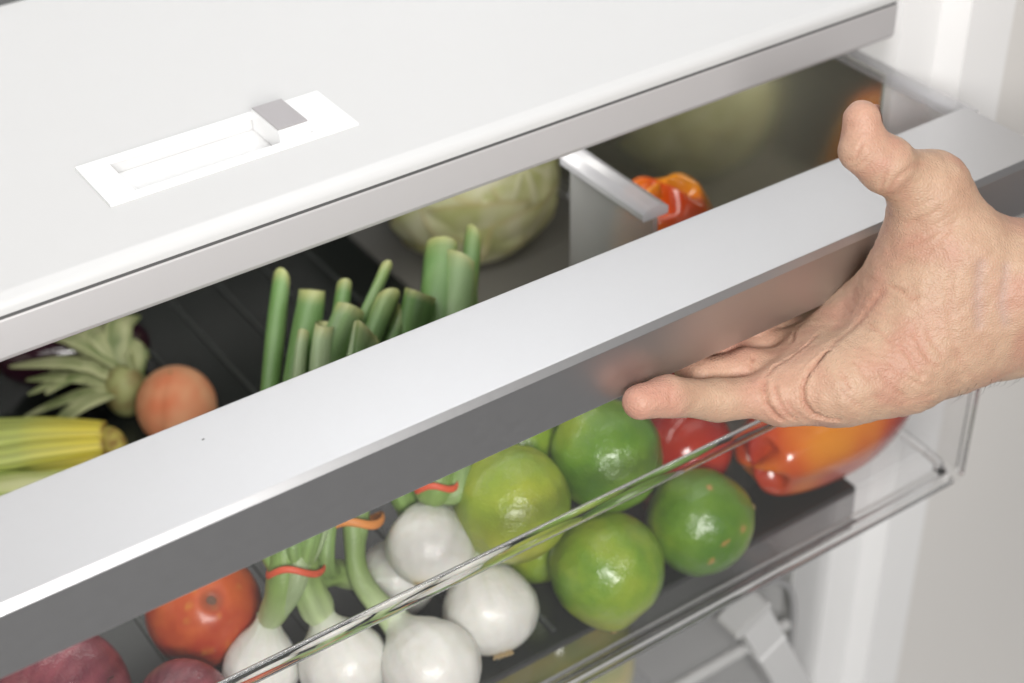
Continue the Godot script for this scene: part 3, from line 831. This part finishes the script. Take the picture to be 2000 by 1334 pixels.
func build_celery() -> void:
	var o := thing("celery", "yellow green celery bunch with brown cut base, left behind the bar", "celery", Vector3(-0.3945, -0.1960, -0.3050))
	var base := Vector3.ZERO
	var along := Vector3(-0.087, 0.002, -0.042).normalized()
	var across := along.cross(Vector3.UP).normalized()
	# [sideways, up, radius, splay, yellow]
	var stalks := [[-0.004, -0.008, 0.0105, -0.05, 1.0], [0.007, -0.010, 0.0100, 0.03, 0.8], [-0.010, 0.004, 0.0090, -0.02, 0.9], [0.002, 0.006, 0.0100, 0.02, 1.0], [0.012, 0.002, 0.0085, 0.06, 0.6], [-0.014, -0.012, 0.0085, -0.10, 0.5]]
	for q in stalks.size():
		var e: Array = stalks[q]
		var p0: Vector3 = base + across * e[0] * 0.7 + Vector3.UP * e[1] * 0.8
		var p1: Vector3 = base + along * 0.07 + across * (e[0] * 1.1 + e[3] * 0.07) + Vector3.UP * e[1]
		var p2: Vector3 = base + along * 0.20 + across * (e[0] * 1.5 + e[3] * 0.2) + Vector3.UP * (e[1] + 0.004)
		var yellow: float = e[4]
		var rad := func(t: float) -> float: return e[2] * 0.82 * (0.72 + 0.35 * sin(clampf(t * 2.2, 0, 1) * PI * 0.5))
		var col := func(t: float, ang: float, p: Vector3) -> Color:
			var c := mix(Color(0.66, 0.56, 0.07), Color(0.46, 0.52, 0.14), t * 2.6 - 0.35 + 0.3 * (1.0 - yellow))
			c = c * (1.0 + 0.22 * sin(ang * 9.0)) + Color(0.05, 0.05, 0.02) * maxf(0.0, sin(ang * 9.0 + 1.0))
			return mix(c, Color(0.26, 0.14, 0.04), 0.9 - t / 0.035 + n3(p, 160.0))
		obj("stalk", tube(curve([p0, p0.lerp(p1, 0.5) + Vector3.UP * 0.001, p1, p2], 8), 30, rad, col, null, false, 0.75, Vector3.UP, 0.0, 0.16).mesh(), "stem", o)
	obj("cut_base", ball(24, 36, func(th, ph): return Vector3(sin(th) * cos(ph) * 0.0085, cos(th) * 0.0105, sin(th) * sin(ph) * 0.0110 ) + base - along * 0.003 + Vector3.DOWN * 0.003, func(p, _th, _ph): return mix(Color(0.26, 0.16, 0.05), Color(0.46, 0.40, 0.10), 0.5 + 2.0 * n3(p, 120.0))).mesh(), "matte_fruit", o)
	var o2 := thing("leek", "pale green leek stalk in front of the celery, cut off by the bar", "leek", Vector3(-0.4094, -0.2060, -0.2780))
	var pts := [Vector3(0, 0, 0), Vector3(-0.04, 0.001, -0.018), Vector3(-0.15, 0.002, -0.062)]
	obj("stalk", tube(curve(pts, 8), 18, func(t): return 0.0125 + 0.003 * t, func(t, ang, p): return mix(Color(0.50, 0.56, 0.20), Color(0.66, 0.68, 0.36), 0.5 + 0.5 * sin(ang * 6.0) + n3(p, 30.0))).mesh(), "stem", o2)
	for q in 2:
		var sgn := -1.0 if q == 0 else 1.0
		obj("leaf", tube(curve([Vector3(-0.03, 0.009, -0.015 + 0.006 * sgn), Vector3(-0.09, 0.014, -0.040 + 0.012 * sgn), Vector3(-0.17, 0.018, -0.072 + 0.022 * sgn)], 8), 14, func(t): return 0.006 + 0.005 * t, func(t, ang, p): return mix(Color(0.40, 0.48, 0.14), Color(0.16, 0.26, 0.06), t + n3(p, 40.0)), null, false, 0.35).mesh(), "stem", o2)

func build_pointed_leaves() -> void:
	var o := thing("leaf_bunch", "bunch of pale green pointed leaves behind the celery, under the shelf", "leafy greens", Vector3(-0.3630, -0.2000, -0.3520))
	# each leaf runs from the heart to its tip (relative to the heart)
	var tips := [Vector3(-0.045, 0.004, -0.052), Vector3(-0.022, 0.010, -0.066), Vector3(0.034, 0.022, -0.036), Vector3(-0.060, -0.006, -0.018), Vector3(-0.028, 0.006, -0.040), Vector3(0.024, 0.012, -0.010), Vector3(-0.050, 0.002, -0.036), Vector3(-0.056, -0.012, 0.002), Vector3(-0.010, 0.016, -0.048), Vector3(-0.036, -0.004, -0.008), Vector3(-0.062, 0.006, -0.050), Vector3(0.010, 0.020, -0.050), Vector3(-0.066, -0.002, -0.030), Vector3(0.030, 0.008, -0.024), Vector3(-0.030, 0.014, -0.056), Vector3(-0.048, 0.010, -0.012)]
	for q in tips.size():
		var tip: Vector3 = tips[q] * (0.72 + 0.09 * (q % 4)) + Vector3(0.004 * sin(q * 5.1), 0.005 * sin(q * 3.3), 0)
		var mid: Vector3 = tip * 0.5 + Vector3(0.006 * sin(q * 2.7), 0.007 + 0.004 * (q % 3), 0.006 * cos(q * 1.9))
		var sd := q * 1.9
		var path := curve([Vector3(0.001 * q, -0.004, 0), mid, tip], 9)
		var s := tube(path, 12, func(t): return 0.0010 + (0.0045 + 0.0016 * (q % 3)) * sin(clampf(t * 0.92 + 0.08, 0, 1) * PI) , func(t, ang, p): return mix(Color(0.14, 0.19, 0.06), Color(0.46, 0.48, 0.26), 0.38 + 0.35 * sin(ang * 4.0) + 0.4 * t + 0.9 * n3(p, 40.0, sd)), null, false, 0.25)
		obj("leaf", s.mesh(), "leaf", o)
	obj("heart", ball(20, 30, func(th, ph): return Vector3(sin(th) * cos(ph) * 0.013, cos(th) * 0.017 - 0.004, sin(th) * sin(ph) * 0.013), func(p, _th, _ph): return mix(Color(0.25, 0.20, 0.08), Color(0.36, 0.38, 0.16), 0.5 + 1.5 * n3(p, 60.0))).mesh(), "leaf", o)

# ---------------------------------------------------------------- the hand
# One continuous skin: tapered bones joined smoothly on a grid, meshed as surface nets, then creased.
func build_hand() -> void:
	var J := {
		"P_tip": [Vector3(-0.2584, -0.0289, 0.0088), 0.0077],
		"P_dip": [Vector3(-0.2444, -0.0318, 0.0102), 0.0080],
		"P_pip": [Vector3(-0.2201, -0.0428, 0.0140), 0.0084],
		"P_mcp": [Vector3(-0.1917, -0.0453, 0.0250), 0.0102],
		"R_mcp": [Vector3(-0.1646, -0.0475, 0.0160), 0.0096],
		"R_pip": [Vector3(-0.1952, -0.0432, 0.0040), 0.0086],
		"R_dip": [Vector3(-0.2144, -0.0427, -0.0030), 0.0074],
		"R_tip": [Vector3(-0.2151, -0.0416, -0.0110), 0.0068],
		"M_mcp": [Vector3(-0.1447, -0.0465, 0.0080), 0.0093],
		"M_pip": [Vector3(-0.1755, -0.0474, -0.0060), 0.0093],
		"M_dip": [Vector3(-0.1896, -0.0457, -0.0110), 0.0079],
		"M_tip": [Vector3(-0.1980, -0.0367, -0.0125), 0.0069],
		"I_mcp": [Vector3(-0.1280, -0.0402, 0.0100), 0.0092],
		"I_pip": [Vector3(-0.1548, -0.0479, -0.0040), 0.0089],
		"I_dip": [Vector3(-0.1671, -0.0467, -0.0120), 0.0080],
		"I_tip": [Vector3(-0.1768, -0.0377, -0.0125), 0.0070],
		"T_tip": [Vector3(-0.1488, 0.0699, 0.0120), 0.0078],
		"T_ip": [Vector3(-0.1500, 0.0583, 0.0160), 0.0092],
		"T_mid": [Vector3(-0.1415, 0.0508, 0.0220), 0.0113],
		"T_mcp": [Vector3(-0.1190, 0.0336, 0.0270), 0.0104],
		"T_kn": [Vector3(-0.1154, 0.0277, 0.0300), 0.0054],
		"C_cmc": [Vector3(-0.1112, 0.0086, 0.0440), 0.0111],
		"H1": [Vector3(-0.1706, -0.0397, 0.0390), 0.0131],
		"H2": [Vector3(-0.1436, -0.0366, 0.0450), 0.0175],
		"H3": [Vector3(-0.1156, -0.0316, 0.0500), 0.0174],
		"Pc": [Vector3(-0.1249, -0.0320, 0.0180), 0.0084],
		"Pc2": [Vector3(-0.1241, -0.0124, 0.0360), 0.0161],
		"Th2": [Vector3(-0.1157, 0.0094, 0.0300), 0.0075],
		"Th3": [Vector3(-0.1105, -0.0165, 0.0200), 0.0075],
		"W1": [Vector3(-0.0899, -0.0105, 0.0560), 0.0197],
		"W2": [Vector3(-0.0833, -0.0338, 0.0560), 0.0192],
		"F1": [Vector3(-0.0281, -0.0099, 0.0900), 0.0228],
		"F2": [Vector3(-0.0168, -0.0427, 0.0900), 0.0252],
		"G1": [Vector3(0.1060, -0.0160, 0.1580), 0.0300],
		"G2": [Vector3(0.1130, -0.0420, 0.1580), 0.0310],
	}
	var palm := [["F1", "G1"], ["F2", "G2"], ["F1", "G2"], ["P_mcp", "H1"], ["H1", "H2"], ["H2", "H3"], ["H3", "W2"], ["W2", "F2"], ["W1", "F1"], ["W1", "W2"], ["C_cmc", "W1"], ["T_mcp", "T_kn"], ["T_kn", "C_cmc"], ["W1", "H3"], ["C_cmc", "H3"], ["T_mcp", "Th2"], ["T_kn", "Pc2"], ["T_kn", "Th2"], ["Th2", "Th3"], ["Th3", "I_mcp"], ["I_mcp", "Pc"], ["Th2", "Pc"], ["Pc", "Pc2"], ["Pc2", "W1"], ["M_mcp", "Pc"], ["R_mcp", "H1"], ["R_mcp", "Pc"], ["Pc2", "H2"], ["C_cmc", "Pc2"], ["I_mcp", "M_mcp"], ["M_mcp", "R_mcp"], ["R_mcp", "P_mcp"], ["T_mcp", "Pc2"]]
	var fingers := [["P_mcp", "P_pip", "P_dip", "P_tip"], ["R_mcp", "R_pip", "R_dip", "R_tip"], ["M_mcp", "M_pip", "M_dip", "M_tip"], ["I_mcp", "I_pip", "I_dip", "I_tip"], ["T_kn", "T_mid", "T_ip", "T_tip"]]
	# creases: width and depth in millimetres, then the line on the skin
	var creases := [
		[0.8, 1.80, Vector3(-0.2012, -0.0333, 0.0221), Vector3(-0.2049, -0.0359, 0.0263), Vector3(-0.2060, -0.0412, 0.0304), Vector3(-0.2034, -0.0466, 0.0339), Vector3(-0.1999, -0.0490, 0.0366)],
		[0.7, 1.20, Vector3(-0.2005, -0.0335, 0.0273), Vector3(-0.2015, -0.0352, 0.0299), Vector3(-0.2022, -0.0391, 0.0334), Vector3(-0.1996, -0.0452, 0.0374), Vector3(-0.1960, -0.0485, 0.0397)],
		[0.6, 0.90, Vector3(-0.2000, -0.0378, 0.0347), Vector3(-0.1983, -0.0426, 0.0385), Vector3(-0.1921, -0.0491, 0.0425)],
		[0.8, 2.30, Vector3(-0.1763, -0.0212, 0.0343), Vector3(-0.1809, -0.0230, 0.0347), Vector3(-0.1882, -0.0276, 0.0353), Vector3(-0.1934, -0.0328, 0.0374), Vector3(-0.1947, -0.0389, 0.0408), Vector3(-0.1919, -0.0444, 0.0443), Vector3(-0.1872, -0.0461, 0.0489), Vector3(-0.1829, -0.0461, 0.0529)],
		[1.8, 0.75, Vector3(-0.1475, 0.0011, 0.0367), Vector3(-0.1522, -0.0087, 0.0329), Vector3(-0.1578, -0.0170, 0.0312), Vector3(-0.1665, -0.0199, 0.0316), Vector3(-0.1785, -0.0220, 0.0346)],
		[0.7, 1.10, Vector3(-0.2009, -0.0332, 0.0225), Vector3(-0.1944, -0.0313, 0.0209), Vector3(-0.1845, -0.0287, 0.0217), Vector3(-0.1756, -0.0261, 0.0220), Vector3(-0.1649, -0.0263, 0.0181)],
		[0.7, 1.20, Vector3(-0.1988, -0.0374, 0.0119), Vector3(-0.1970, -0.0351, 0.0096), Vector3(-0.1922, -0.0340, 0.0074)],
		[0.8, 1.60, Vector3(-0.1764, -0.0314, 0.0125), Vector3(-0.1699, -0.0329, 0.0062), Vector3(-0.1617, -0.0340, 0.0014)],
		[0.7, 0.55, Vector3(-0.2436, -0.0224, 0.0108), Vector3(-0.2489, -0.0256, 0.0169), Vector3(-0.2486, -0.0330, 0.0188)],
		[0.7, 0.45, Vector3(-0.2171, -0.0343, 0.0099), Vector3(-0.2260, -0.0348, 0.0202), Vector3(-0.2262, -0.0438, 0.0222)],
		[0.6, 0.30, Vector3(-0.2157, -0.0338, 0.0127), Vector3(-0.2232, -0.0357, 0.0209), Vector3(-0.2235, -0.0444, 0.0231)],
		[0.8, 0.80, Vector3(-0.1814, -0.0244, 0.0445), Vector3(-0.1807, -0.0265, 0.0496), Vector3(-0.1808, -0.0324, 0.0540)],
		[0.7, 0.50, Vector3(-0.1917, -0.0377, 0.0438), Vector3(-0.1891, -0.0438, 0.0475)],
		[0.7, 0.70, Vector3(-0.1742, -0.0267, 0.0539), Vector3(-0.1680, -0.0276, 0.0574)],
		[0.8, 0.70, Vector3(-0.1730, -0.0325, 0.0578), Vector3(-0.1667, -0.0382, 0.0611)],
		[0.8, 0.90, Vector3(-0.1674, -0.0248, 0.0554), Vector3(-0.1636, -0.0317, 0.0615), Vector3(-0.1578, -0.0378, 0.0652)],
		[0.8, 0.80, Vector3(-0.1699, -0.0241, 0.0534), Vector3(-0.1608, -0.0253, 0.0598), Vector3(-0.1577, -0.0282, 0.0634), Vector3(-0.1513, -0.0323, 0.0677)],
		[0.9, 0.90, Vector3(-0.1563, -0.0159, 0.0526), Vector3(-0.1543, -0.0189, 0.0585), Vector3(-0.1534, -0.0249, 0.0640), Vector3(-0.1511, -0.0290, 0.0669)],
		[0.9, 0.90, Vector3(-0.1489, -0.0093, 0.0528), Vector3(-0.1489, -0.0153, 0.0591), Vector3(-0.1473, -0.0221, 0.0650), Vector3(-0.1433, -0.0267, 0.0684)],
		[0.9, 0.70, Vector3(-0.1453, -0.0075, 0.0554), Vector3(-0.1435, -0.0156, 0.0625), Vector3(-0.1411, -0.0232, 0.0677)],
		[0.9, 0.70, Vector3(-0.1582, -0.0149, 0.0379), Vector3(-0.1578, -0.0143, 0.0441), Vector3(-0.1571, -0.0170, 0.0535)],
		[1.0, 0.90, Vector3(-0.1477, 0.0008, 0.0358), Vector3(-0.1463, 0.0013, 0.0431), Vector3(-0.1458, -0.0004, 0.0470), Vector3(-0.1425, 0.0006, 0.0513)],
		[0.7, 0.60, Vector3(-0.1745, -0.0211, 0.0452), Vector3(-0.1730, -0.0229, 0.0500), Vector3(-0.1722, -0.0284, 0.0561)],
		[0.7, 0.60, Vector3(-0.1838, -0.0303, 0.0500), Vector3(-0.1807, -0.0353, 0.0552), Vector3(-0.1756, -0.0399, 0.0582)],
		[0.7, 0.50, Vector3(-0.1625, -0.0209, 0.0542), Vector3(-0.1601, -0.0257, 0.0606), Vector3(-0.1546, -0.0345, 0.0665)],
		[0.7, 0.50, Vector3(-0.1479, -0.0285, 0.0679), Vector3(-0.1402, -0.0345, 0.0705), Vector3(-0.1313, -0.0391, 0.0718)],
		[0.7, 0.50, Vector3(-0.1599, -0.0408, 0.0638), Vector3(-0.1529, -0.0390, 0.0672), Vector3(-0.1446, -0.0386, 0.0695)],
		[1.6, 0.45, Vector3(-0.1305, 0.0129, 0.0553), Vector3(-0.1325, 0.0057, 0.0577), Vector3(-0.1346, -0.0016, 0.0601), Vector3(-0.1357, -0.0126, 0.0650), Vector3(-0.1346, -0.0244, 0.0703), Vector3(-0.1254, -0.0377, 0.0737)],
		[2.4, 0.60, Vector3(-0.1197, 0.0178, 0.0605), Vector3(-0.1219, 0.0097, 0.0632), Vector3(-0.1237, 0.0010, 0.0656), Vector3(-0.1244, -0.0063, 0.0682), Vector3(-0.1250, -0.0137, 0.0708)],
		[2.2, 0.45, Vector3(-0.1091, 0.0148, 0.0658), Vector3(-0.1118, 0.0095, 0.0683), Vector3(-0.1140, 0.0037, 0.0705), Vector3(-0.1156, -0.0025, 0.0722), Vector3(-0.1141, -0.0150, 0.0765)],
		[0.8, 0.45, Vector3(-0.1379, 0.0226, 0.0311), Vector3(-0.1353, 0.0303, 0.0378), Vector3(-0.1274, 0.0359, 0.0438)],
		[0.8, 0.45, Vector3(-0.1405, 0.0142, 0.0330), Vector3(-0.1380, 0.0186, 0.0378), Vector3(-0.1347, 0.0223, 0.0419), Vector3(-0.1290, 0.0272, 0.0460), Vector3(-0.1215, 0.0307, 0.0486)],
		[0.8, 0.45, Vector3(-0.1367, 0.0155, 0.0450), Vector3(-0.1333, 0.0202, 0.0461), Vector3(-0.1297, 0.0248, 0.0471), Vector3(-0.1228, 0.0295, 0.0489)],
		[0.7, 0.35, Vector3(-0.1383, 0.0192, 0.0353), Vector3(-0.1329, 0.0265, 0.0420), Vector3(-0.1246, 0.0330, 0.0460)],
		[0.7, 0.35, Vector3(-0.1436, 0.0081, 0.0350), Vector3(-0.1384, 0.0151, 0.0421), Vector3(-0.1340, 0.0192, 0.0459), Vector3(-0.1291, 0.0229, 0.0492)],
		[0.7, 0.30, Vector3(-0.1383, 0.0295, 0.0306), Vector3(-0.1349, 0.0369, 0.0378), Vector3(-0.1257, 0.0409, 0.0426)],
		[1.4, 0.60, Vector3(-0.1442, 0.0384, 0.0270), Vector3(-0.1484, 0.0464, 0.0317), Vector3(-0.1466, 0.0522, 0.0335), Vector3(-0.1400, 0.0549, 0.0338), Vector3(-0.1270, 0.0520, 0.0315)],
		[0.9, 0.80, Vector3(-0.1482, 0.0415, 0.0273), Vector3(-0.1515, 0.0491, 0.0294), Vector3(-0.1499, 0.0551, 0.0306)],
		[0.8, 0.70, Vector3(-0.1606, 0.0569, 0.0158), Vector3(-0.1595, 0.0593, 0.0206), Vector3(-0.1577, 0.0640, 0.0207), Vector3(-0.1555, 0.0661, 0.0214)],
		[0.7, 0.35, Vector3(-0.1590, 0.0538, 0.0195), Vector3(-0.1577, 0.0580, 0.0234), Vector3(-0.1551, 0.0620, 0.0246)]
	]
	var h := 0.00125
	var lo := Vector3(-0.276, -0.106, -0.026)
	var hi := Vector3(0.160, 0.086, 0.200)
	var nx := int((hi.x - lo.x) / h) + 2
	var ny := int((hi.y - lo.y) / h) + 2
	var nz := int((hi.z - lo.z) / h) + 2
	var total := nx * ny * nz
	var acc := PackedFloat32Array()
	acc.resize(total)
	var kp := 0.0055
	for s in palm:
		splat(acc, J[s[0]], J[s[1]], kp, lo, h, nx, ny, nz)
	var field := PackedFloat32Array()
	field.resize(total)
	field.fill(0.05)
	for q in total:
		if acc[q] > 0.0:
			field[q] = -kp * log(acc[q])
	var palm_only := field.duplicate()
	var kf := 0.0018
	for f in fingers:
		var fa := PackedFloat32Array()
		fa.resize(total)
		var b0 := Vector3i(nx, ny, nz)
		var b1 := Vector3i.ZERO
		for q in 3:
			var span := splat(fa, J[f[q]], J[f[q + 1]], kf, lo, h, nx, ny, nz)
			b0 = Vector3i(mini(b0.x, span[0].x), mini(b0.y, span[0].y), mini(b0.z, span[0].z))
			b1 = Vector3i(maxi(b1.x, span[1].x), maxi(b1.y, span[1].y), maxi(b1.z, span[1].z))
		var k: float = 0.012 if f[0] == "T_kn" else 0.005
		for z in range(b0.z, b1.z):
			for y in range(b0.y, b1.y):
				var row := (z * ny + y) * nx
				for x in range(b0.x, b1.x):
					var at := row + x
					if fa[at] > 0.0:
						var d := -kf * log(fa[at])
						var p := palm_only[at]
						var t := clampf(0.5 + 0.5 * (d - p) / k, 0.0, 1.0)
						var m := d + (p - d) * t - k * t * (1.0 - t)
						if m < field[at]:
							field[at] = m
	# surface nets
	var shape := Shape.new()
	var index := {}
	var near := h * 1.9
	var offs := [0, 1, nx, nx + 1, nx * ny, nx * ny + 1, nx * ny + nx, nx * ny + nx + 1]
	var cells := PackedInt32Array()
	for z in nz - 1:
		for y in ny - 1:
			var row := (z * ny + y) * nx
			for x in nx - 1:
				var at := row + x
				if absf(field[at]) > near:
					continue
				var neg := 0
				for o in offs:
					if field[at + o] < 0.0:
						neg += 1
				if neg == 0 or neg == 8:
					continue
				var sum := Vector3.ZERO
				var cnt := 0
				for e in EDGES:
					var f0 := field[at + offs[e[0]]]
					var f1 := field[at + offs[e[1]]]
					if (f0 < 0.0) != (f1 < 0.0):
						var t := f0 / (f0 - f1)
						var c0 := Vector3(e[0] & 1, (e[0] >> 1) & 1, e[0] >> 2)
						var c1 := Vector3(e[1] & 1, (e[1] >> 1) & 1, e[1] >> 2)
						sum += c0.lerp(c1, t)
						cnt += 1
				index[at] = shape.v.size()
				cells.append(at)
				shape.v.append(lo + (Vector3(x, y, z) + sum / cnt) * h)
	var step := [1, nx, nx * ny]
	for at in cells:
		for ax in 3:
			var f0 := field[at]
			var f1 := field[at + step[ax]]
			if (f0 < 0.0) == (f1 < 0.0):
				continue
			var u: int = step[(ax + 1) % 3]
			var w: int = step[(ax + 2) % 3]
			var a: int = index.get(at, -1)
			var b: int = index.get(at - u, -1)
			var c: int = index.get(at - u - w, -1)
			var d: int = index.get(at - w, -1)
			if a < 0 or b < 0 or c < 0 or d < 0:
				continue
			if f0 < 0.0:
				shape.i.append_array(PackedInt32Array([a, c, b, a, d, c]))
			else:
				shape.i.append_array(PackedInt32Array([a, b, c, a, c, d]))
	# which way does this winding face? Godot's front is clockwise, so cross products of its order point inward
	var normals := face_normals(shape)
	# bone ends for colour
	var tips := [J["P_tip"][0], J["T_tip"][0], J["R_tip"][0], J["M_tip"][0], J["I_tip"][0]]
	var count := shape.v.size()
	var moved := PackedVector3Array()
	moved.resize(count)
	var sink := PackedFloat32Array()
	sink.resize(count)
	var vein := PackedFloat32Array()
	vein.resize(count)
	for cr in creases:
		var w: float = cr[0] * 0.001
		var deep: float = cr[1] * 0.001
		for q in range(2, cr.size() - 1):
			var p0: Vector3 = cr[q]
			var p1: Vector3 = cr[q + 1]
			var bb := AABB(p0, Vector3.ZERO).expand(p1).grow(w * 4.0)
			var ends := [q == 2, q == cr.size() - 2]
			for j in count:
				var p := shape.v[j]
				if not bb.has_point(p):
					continue
				var d := p1 - p0
				var t := (p - p0).dot(d) / d.length_squared()
				var fade := 1.0
				if ends[0] and t < 0.35:
					fade = clampf(t / 0.35, 0.0, 1.0)
				if ends[1] and t > 0.65:
					fade = minf(fade, clampf((1.0 - t) / 0.35, 0.0, 1.0))
				var gap := p.distance_to(p0 + d * clampf(t, 0.0, 1.0))
				var s := -deep * exp(-pow(gap / w, 2.0)) + deep * 0.13 * exp(-pow((gap - 2.1 * w) / (0.9 * w), 2.0))
				s *= fade
				if w > 0.0019:
					vein[j] = maxf(vein[j], exp(-pow(gap / w, 2.0)) * fade)
				if s < 0.0:
					sink[j] = minf(sink[j], s)
				elif sink[j] >= 0.0:
					sink[j] = maxf(sink[j], s)
	var heel: Vector3 = J["H2"][0]
	for j in count:
		var p := shape.v[j]
		var wav := 0.00035 * noise.get_noise_3d(p.x * 110.0, p.y * 110.0, p.z * 110.0) + 0.0006 * noise.get_noise_3d(p.x * 40.0 + 5.0, p.y * 40.0, p.z * 40.0)
		# diagonal puckers of the palm's heel
		var hp := p.distance_to(heel)
		var along := p.x * 0.75 + p.y * 1.0 - p.z * 0.2
		wav += 0.00030 * exp(-pow(hp / 0.035, 2.0)) * sin(along * 1250.0 + 7.0 * noise.get_noise_3d(p.x * 45.0, p.y * 45.0, p.z * 45.0))
		moved[j] = p + normals[j] * (sink[j] + wav)
	shape.v = moved
	normals = face_normals(shape)
	shape.n = normals
	shape.c.resize(count)
	for j in count:
		var p := shape.v[j]
		var c := Color(0.473, 0.296, 0.205)
		var t := noise.get_noise_3d(p.x * 60.0 + 3.0, p.y * 60.0, p.z * 60.0)
		c = mix(c, Color(0.519, 0.346, 0.241), 0.5 + 1.1 * t)
		var t2 := noise.get_noise_3d(p.x * 28.0, p.y * 28.0 + 9.0, p.z * 28.0)
		c = mix(c, Color(0.473, 0.241, 0.177), clampf(1.4 * t2, 0.0, 0.6))
		for q in tips:
			c = mix(c, Color(0.62, 0.285, 0.225), 0.42 * (1.0 - p.distance_to(q) / 0.024))
		c = mix(c, Color(0.57, 0.27, 0.20), 0.5 * (1.0 - p.distance_to(J["P_mcp"][0]) / 0.03))
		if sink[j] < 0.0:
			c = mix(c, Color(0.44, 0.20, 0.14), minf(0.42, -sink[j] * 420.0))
		c = mix(c, Color(0.45, 0.325, 0.275), 0.55 * vein[j])
		c = c * (1.0 + 0.08 * fine.get_noise_3d(p.x * 500.0, p.y * 500.0, p.z * 500.0))
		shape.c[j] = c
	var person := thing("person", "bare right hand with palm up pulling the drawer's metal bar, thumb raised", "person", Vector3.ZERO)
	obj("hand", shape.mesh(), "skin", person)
	# thumb nail, on the far side of the thumb
	var tip: Vector3 = J["T_tip"][0]
	var ip: Vector3 = J["T_ip"][0]
	var d := (tip - ip).normalized()
	var back := Vector3(0.85, -0.10, -0.35)
	back = (back - d * back.dot(d)).normalized()
	var side := d.cross(back)
	var nail := Shape.new()
	var npos := func(a: float, b: float) -> Vector3:
		var ang := (b - 0.5) * 1.9
		var y := (a - 0.5) * 0.0145
		return tip + d * (y - 0.0022) + (back * cos(ang) + side * sin(ang)) * (0.0085 + 0.0006 * (1.0 - pow(absf(b - 0.5) * 2.0, 4.0)) - 0.0022 * smoothstep(0.6, 1.0, a) * 0.5)
	nail.grid(10, 14, false, npos, func(_a, _b, _p): return Color.WHITE)
	obj("thumb_nail", nail.mesh(), "nail", person)
	# dark hairs along the lower edge of the wrist
	var hairs := Shape.new()
	var rng := RandomNumberGenerator.new()
	rng.seed = 77
	var made := 0
	var tries := 0
	while made < 130 and tries < 60000:
		tries += 1
		var j := rng.randi() % count
		var p := shape.v[j]
		var nn := shape.n[j]
		if p.x < -0.135 or p.x > 0.0 or p.y > -0.035 or nn.y > -0.25 or nn.z < -0.2:
			continue
		var flow := (Vector3(-0.9, -0.25, 0.15) + Vector3(rng.randf_range(-0.5, 0.5), rng.randf_range(-0.4, 0.3), rng.randf_range(-0.4, 0.4))).normalized()
		flow = (flow - nn * flow.dot(nn) * 0.8).normalized()
		var l := rng.randf_range(0.003, 0.008)
		tube(PackedVector3Array([p - nn * 0.0003, p + nn * l * 0.25 + flow * l * 0.4, p + nn * l * 0.32 + flow * l]), 4, func(t): return 0.00007 * (1.1 - t), func(_t, _a, _p): return Color.WHITE, hairs)
		made += 1
	var ho := obj("arm_hair", hairs.mesh(), "hair", person)
	ho.set_meta("kind", "stuff")

const EDGES := [[0, 1], [2, 3], [4, 5], [6, 7], [0, 2], [1, 3], [4, 6], [5, 7], [0, 4], [1, 5], [2, 6], [3, 7]]

func face_normals(s: Shape) -> PackedVector3Array:
	var out := PackedVector3Array()
	out.resize(s.v.size())
	for q in range(0, s.i.size(), 3):
		var a := s.i[q]
		var b := s.i[q + 1]
		var c := s.i[q + 2]
		var f := (s.v[c] - s.v[a]).cross(s.v[b] - s.v[a])
		out[a] += f
		out[b] += f
		out[c] += f
	for q in out.size():
		out[q] = out[q].normalized()
	return out

# adds exp(-distance / k) to a tapered bone on every grid point near it; returns the box of points touched
func splat(acc: PackedFloat32Array, a: Array, b: Array, k: float, lo: Vector3, h: float, nx: int, ny: int, nz: int) -> Array:
	var p0: Vector3 = a[0]
	var p1: Vector3 = b[0]
	var r0: float = a[1]
	var r1: float = b[1]
	var reach := maxf(r0, r1) + k * 4.5
	var mn := (Vector3(minf(p0.x, p1.x), minf(p0.y, p1.y), minf(p0.z, p1.z)) - Vector3.ONE * reach - lo) / h
	var mx := (Vector3(maxf(p0.x, p1.x), maxf(p0.y, p1.y), maxf(p0.z, p1.z)) + Vector3.ONE * reach - lo) / h
	var i0 := Vector3i(clampi(int(mn.x), 0, nx), clampi(int(mn.y), 0, ny), clampi(int(mn.z), 0, nz))
	var i1 := Vector3i(clampi(int(mx.x) + 2, 0, nx), clampi(int(mx.y) + 2, 0, ny), clampi(int(mx.z) + 2, 0, nz))
	var ba := p1 - p0
	var inv := 1.0 / ba.length_squared()
	var cut := k * 4.5
	for z in range(i0.z, i1.z):
		for y in range(i0.y, i1.y):
			var row := (z * ny + y) * nx
			var base := Vector3(lo.x, lo.y + y * h, lo.z + z * h) - p0
			for x in range(i0.x, i1.x):
				base.x = lo.x + x * h - p0.x
				var t := clampf(base.dot(ba) * inv, 0.0, 1.0)
				var d := (base - ba * t).length() - r0 - (r1 - r0) * t
				if d < cut:
					acc[row + x] += exp(-d / k)
	return [i0, i1]
